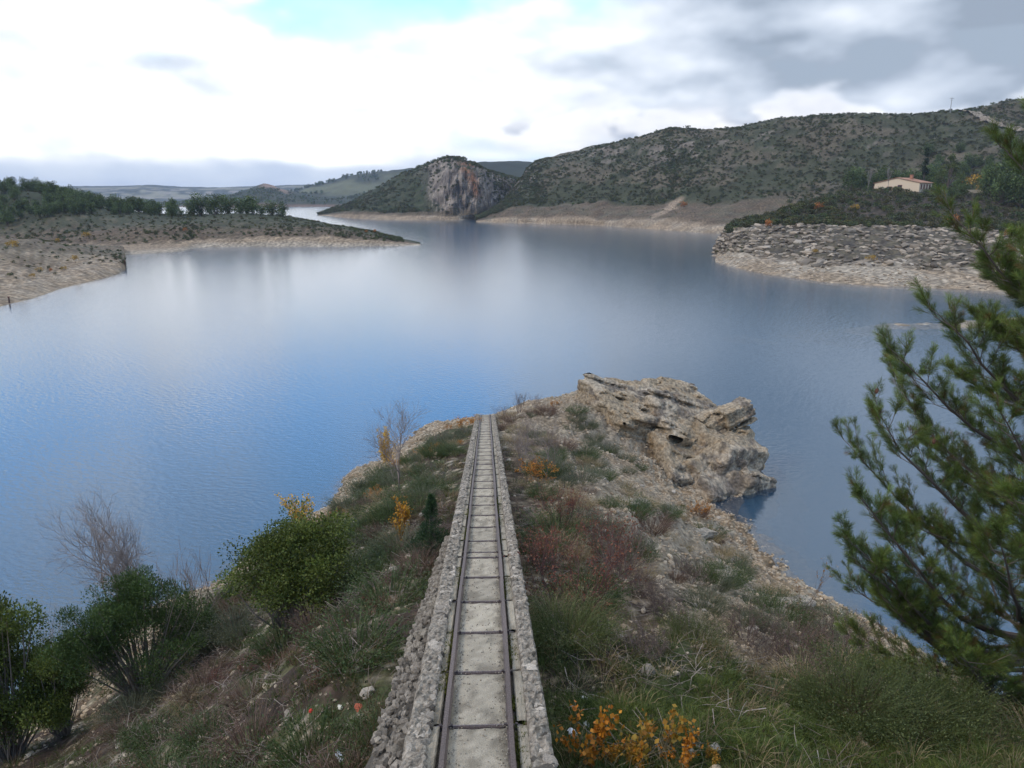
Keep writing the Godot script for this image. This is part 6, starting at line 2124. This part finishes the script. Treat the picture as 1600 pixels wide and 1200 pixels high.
func build_house() -> void:
	var at := Vector3(146.0, 0, -262.0)
	at.y = patch_y("promontory", 146.0, -258.0) - 0.1
	var t := thing("house", "low cream house with a shallow tiled roof on the shelf above the promontory", "house", at)
	var turn := Basis(Vector3.UP, deg_to_rad(-55.0))
	t.basis = turn
	var cream := col(0.60, 0.50, 0.365)
	var w := 15.5
	var d := 9.0
	var h := 3.0
	var peak := 4.7
	# gable end faces the lake (local +z), ridge runs back
	var wall := Shape.new()
	var k0 := 0
	var ring := [Vector3(-w / 2, -0.8, 0), Vector3(w / 2, -0.8, 0), Vector3(w / 2, h, 0), Vector3(0, peak, 0), Vector3(-w / 2, h, 0)]
	for zz in [d / 2, -d / 2]:
		for p: Vector3 in ring:
			wall.v.append(p + Vector3(0, 0, zz))
			wall.c.append(cream)
	wall.i.append_array(PackedInt32Array([0, 2, 1, 0, 3, 2, 0, 4, 3, 5, 6, 7, 5, 7, 8, 5, 8, 9]))
	for e in 5:
		var a := e
		var b := (e + 1) % 5
		wall.i.append_array(PackedInt32Array([a, b, b + 5, a, b + 5, a + 5]))
	put("wall", wall.mesh(), M.plaster, t)
	var plinth := Shape.new()
	plinth.box(Vector3(0, -0.5, 0), Vector3(w + 0.3, 1.0, d + 0.3), Basis.IDENTITY, col(0.26, 0.22, 0.17))
	put("plinth", plinth.mesh(), M.plaster, t)
	for side in [-1.0, 1.0]:
		var roof := Shape.new()
		var ang := atan2(peak - h, w / 2)
		var rb := Basis(Vector3.BACK, -ang * side)
		for r in 14:
			var x: float = side * (w / 2 + 0.35) * (r + 0.5) / 14.0
			var y := peak + 0.14 - absf(x) * tan(ang)
			roof.box(Vector3(x, y, 0), Vector3((w / 2 + 0.35) / 14.0 * 1.12, 0.13, d + 0.7), rb, shade(col(0.30, 0.16, 0.105), col(0.38, 0.22, 0.15), 0.12))
		put("roof", roof.mesh(), M.roof_tiles, t)
	var chim := Shape.new()
	chim.box(Vector3(2.2, peak + 0.4, -1.0), Vector3(0.9, 1.3, 0.9), Basis.IDENTITY, col(0.34, 0.17, 0.11))
	chim.box(Vector3(2.2, peak + 1.1, -1.0), Vector3(1.15, 0.14, 1.15), Basis.IDENTITY, col(0.3, 0.15, 0.1))
	put("chimney", chim.mesh(), M.roof_tiles, t)
	for p in [[-2.4, 1.3, 1.7, 1.1], [1.2, 1.75, 1.4, 1.2]]:
		window(t, Vector3(p[0], p[1], d / 2), Vector2(p[2], p[3]), Basis.IDENTITY)
	for k in 4:
		window(t, Vector3(w / 2, 1.75, 3.2 - k * 2.0), Vector2(0.7, 1.5), Basis(Vector3.UP, PI / 2))
	var porch := Shape.new()
	porch.box(Vector3(-w / 2 - 0.8, 2.2, 1.0), Vector3(1.8, 0.12, 2.6), Basis(Vector3.BACK, 0.12), col(0.30, 0.16, 0.11))
	porch.box(Vector3(-w / 2 - 1.5, 0.8, 2.1), Vector3(0.12, 2.8, 0.12), Basis.IDENTITY, col(0.2, 0.14, 0.1))
	put("porch", porch.mesh(), M.roof_tiles, t)
	# dish, terrace wall, road, mast
	var bx := thing("terrace_wall", "low pale terrace wall running out beside the cream house", "wall", Vector3(166, patch_y("promontory", 166.0, -258.0), -259.0))
	for k in 8:
		var b := Shape.new()
		b.box(Vector3(-8.0 + k * 2.6, 0.15, 0), Vector3(2.56, 1.2, 0.5), Basis.IDENTITY, shade(col(0.42, 0.38, 0.3), col(0.5, 0.45, 0.36), 0.08))
		put("wall_panel", b.mesh(), M.plaster, bx)
	var lawn := Shape.new()
	lawn.box(Vector3(0, 0, 0), Vector3(24, 0.3, 12), Basis.IDENTITY, col(0.16, 0.2, 0.05))
	var lo := put("lawn", lawn.mesh(), M.far_earth)
	lo.position = Vector3(172, patch_y("promontory", 172.0, -262.0) + 0.35, -268)
	tag(lo, "strip of yellow green grass beside the cream house", "", "", "structure")


func window(t: Node3D, at: Vector3, size: Vector2, turn: Basis) -> void:
	var f := Shape.new()
	for q in [[Vector3(0, size.y / 2, 0), Vector3(size.x + 0.16, 0.12, 0.14)], [Vector3(0, -size.y / 2, 0), Vector3(size.x + 0.3, 0.12, 0.24)], [Vector3(-size.x / 2, 0, 0), Vector3(0.1, size.y, 0.14)], [Vector3(size.x / 2, 0, 0), Vector3(0.1, size.y, 0.14)], [Vector3(0, 0, 0), Vector3(0.07, size.y, 0.1)]]:
		f.box(q[0], q[1], Basis.IDENTITY, col(0.22, 0.08, 0.06))
	var o := put("window", f.mesh(), M.paint, t)
	o.transform = Transform3D(turn, at + turn * Vector3(0, 0, 0.03))
	var g := Shape.new()
	g.box(Vector3(0, 0, -0.01), Vector3(size.x, size.y, 0.05), Basis.IDENTITY, Color.WHITE)
	put("pane", g.mesh(), M.window_glass, o)


func build_road_and_mast() -> void:
	var s := Shape.new()
	var prev := []
	var pts := ROAD
	var v := PackedVector3Array()
	var c := PackedColorArray()
	var n := 0
	for k in pts.size() - 1:
		var a := Vector3(pts[k][0], 0, pts[k][1])
		var b := Vector3(pts[k + 1][0], 0, pts[k + 1][1])
		for e in 6:
			var p = a.lerp(b, e / 6.0)
			var side := (b - a).cross(Vector3.UP).normalized() * 3.2
			for q in [-1.0, -0.5, 0.0, 0.5, 1.0]:
				var r: Vector3 = p + side * q
				r.y = patch_y("hill", r.x, r.z) + 0.9
				v.append(r)
				c.append(shade(col(0.42, 0.35, 0.26), col(0.5, 0.43, 0.33), 0.12))
			n += 1
	var o := put("dirt_road", grid_mesh(v, c, 5, n), M.far_earth)
	tag(o, "pale dirt road cut across the hillside below the hilltop", "", "", "structure")
	var y := patch_y("hill", 273.5, -450.0)
	var t := thing("power_pole", "thin grey power pole standing on the skyline beside the dirt road", "pole", Vector3(273.5, y - 0.3, -450))
	var p := Shape.new()
	p.tube([Vector3(0, 0, 0), Vector3(0, 8.6, 0)], 0.22, 0.13, 6, col(0.28, 0.28, 0.28))
	put("post", p.mesh(), M.paint, t)
	var x := Shape.new()
	x.box(Vector3(0, 8.2, 0), Vector3(2.6, 0.18, 0.18), Basis.IDENTITY, col(0.25, 0.25, 0.25))
	x.box(Vector3(0, 7.2, 0), Vector3(1.6, 0.15, 0.15), Basis.IDENTITY, col(0.25, 0.25, 0.25))
	put("crossarm", x.mesh(), M.paint, t)


func _ready() -> void:
	rng.seed = 20240611
	for q in [[nz_big, 11, 0.16, 4], [nz_mid, 22, 0.7, 4], [nz_fine, 33, 2.6, 3]]:
		q[0].seed = q[1]
		q[0].frequency = q[2]
		q[0].fractal_octaves = q[3]
		q[0].noise_type = FastNoiseLite.TYPE_SIMPLEX_SMOOTH
	var t0 := Time.get_ticks_msec()
	sky_light()
	print("sky ", Time.get_ticks_msec() - t0)
	materials()
	var rp: StandardMaterial3D = M.rock.duplicate()
	rp.vertex_color_use_as_albedo = false
	rp.albedo_color = Color(0.62, 0.54, 0.42).linear_to_srgb()
	M["rock_plain"] = rp
	mat("cone", 0.8, Color(0.12, 0.06, 0.04), false)
	survey_ground()
	print("survey ", Time.get_ticks_msec() - t0)
	build_ground()
	print("ground ", Time.get_ticks_msec() - t0)
	build_far_land()
	print("far ", Time.get_ticks_msec() - t0)
	build_shoal()
	build_water()
	build_track()
	print("track ", Time.get_ticks_msec() - t0)
	build_outcrop()
	print("rock ", Time.get_ticks_msec() - t0)
	make_kinds()
	print("kinds ", Time.get_ticks_msec() - t0)
	build_house()
	build_road_and_mast()
	build_pine()
	near_plants()
	print("plants ", Time.get_ticks_msec() - t0)
	loose_rocks()
	build_litter()
	far_plants()
	near_stuff()
	print("all ", Time.get_ticks_msec() - t0)
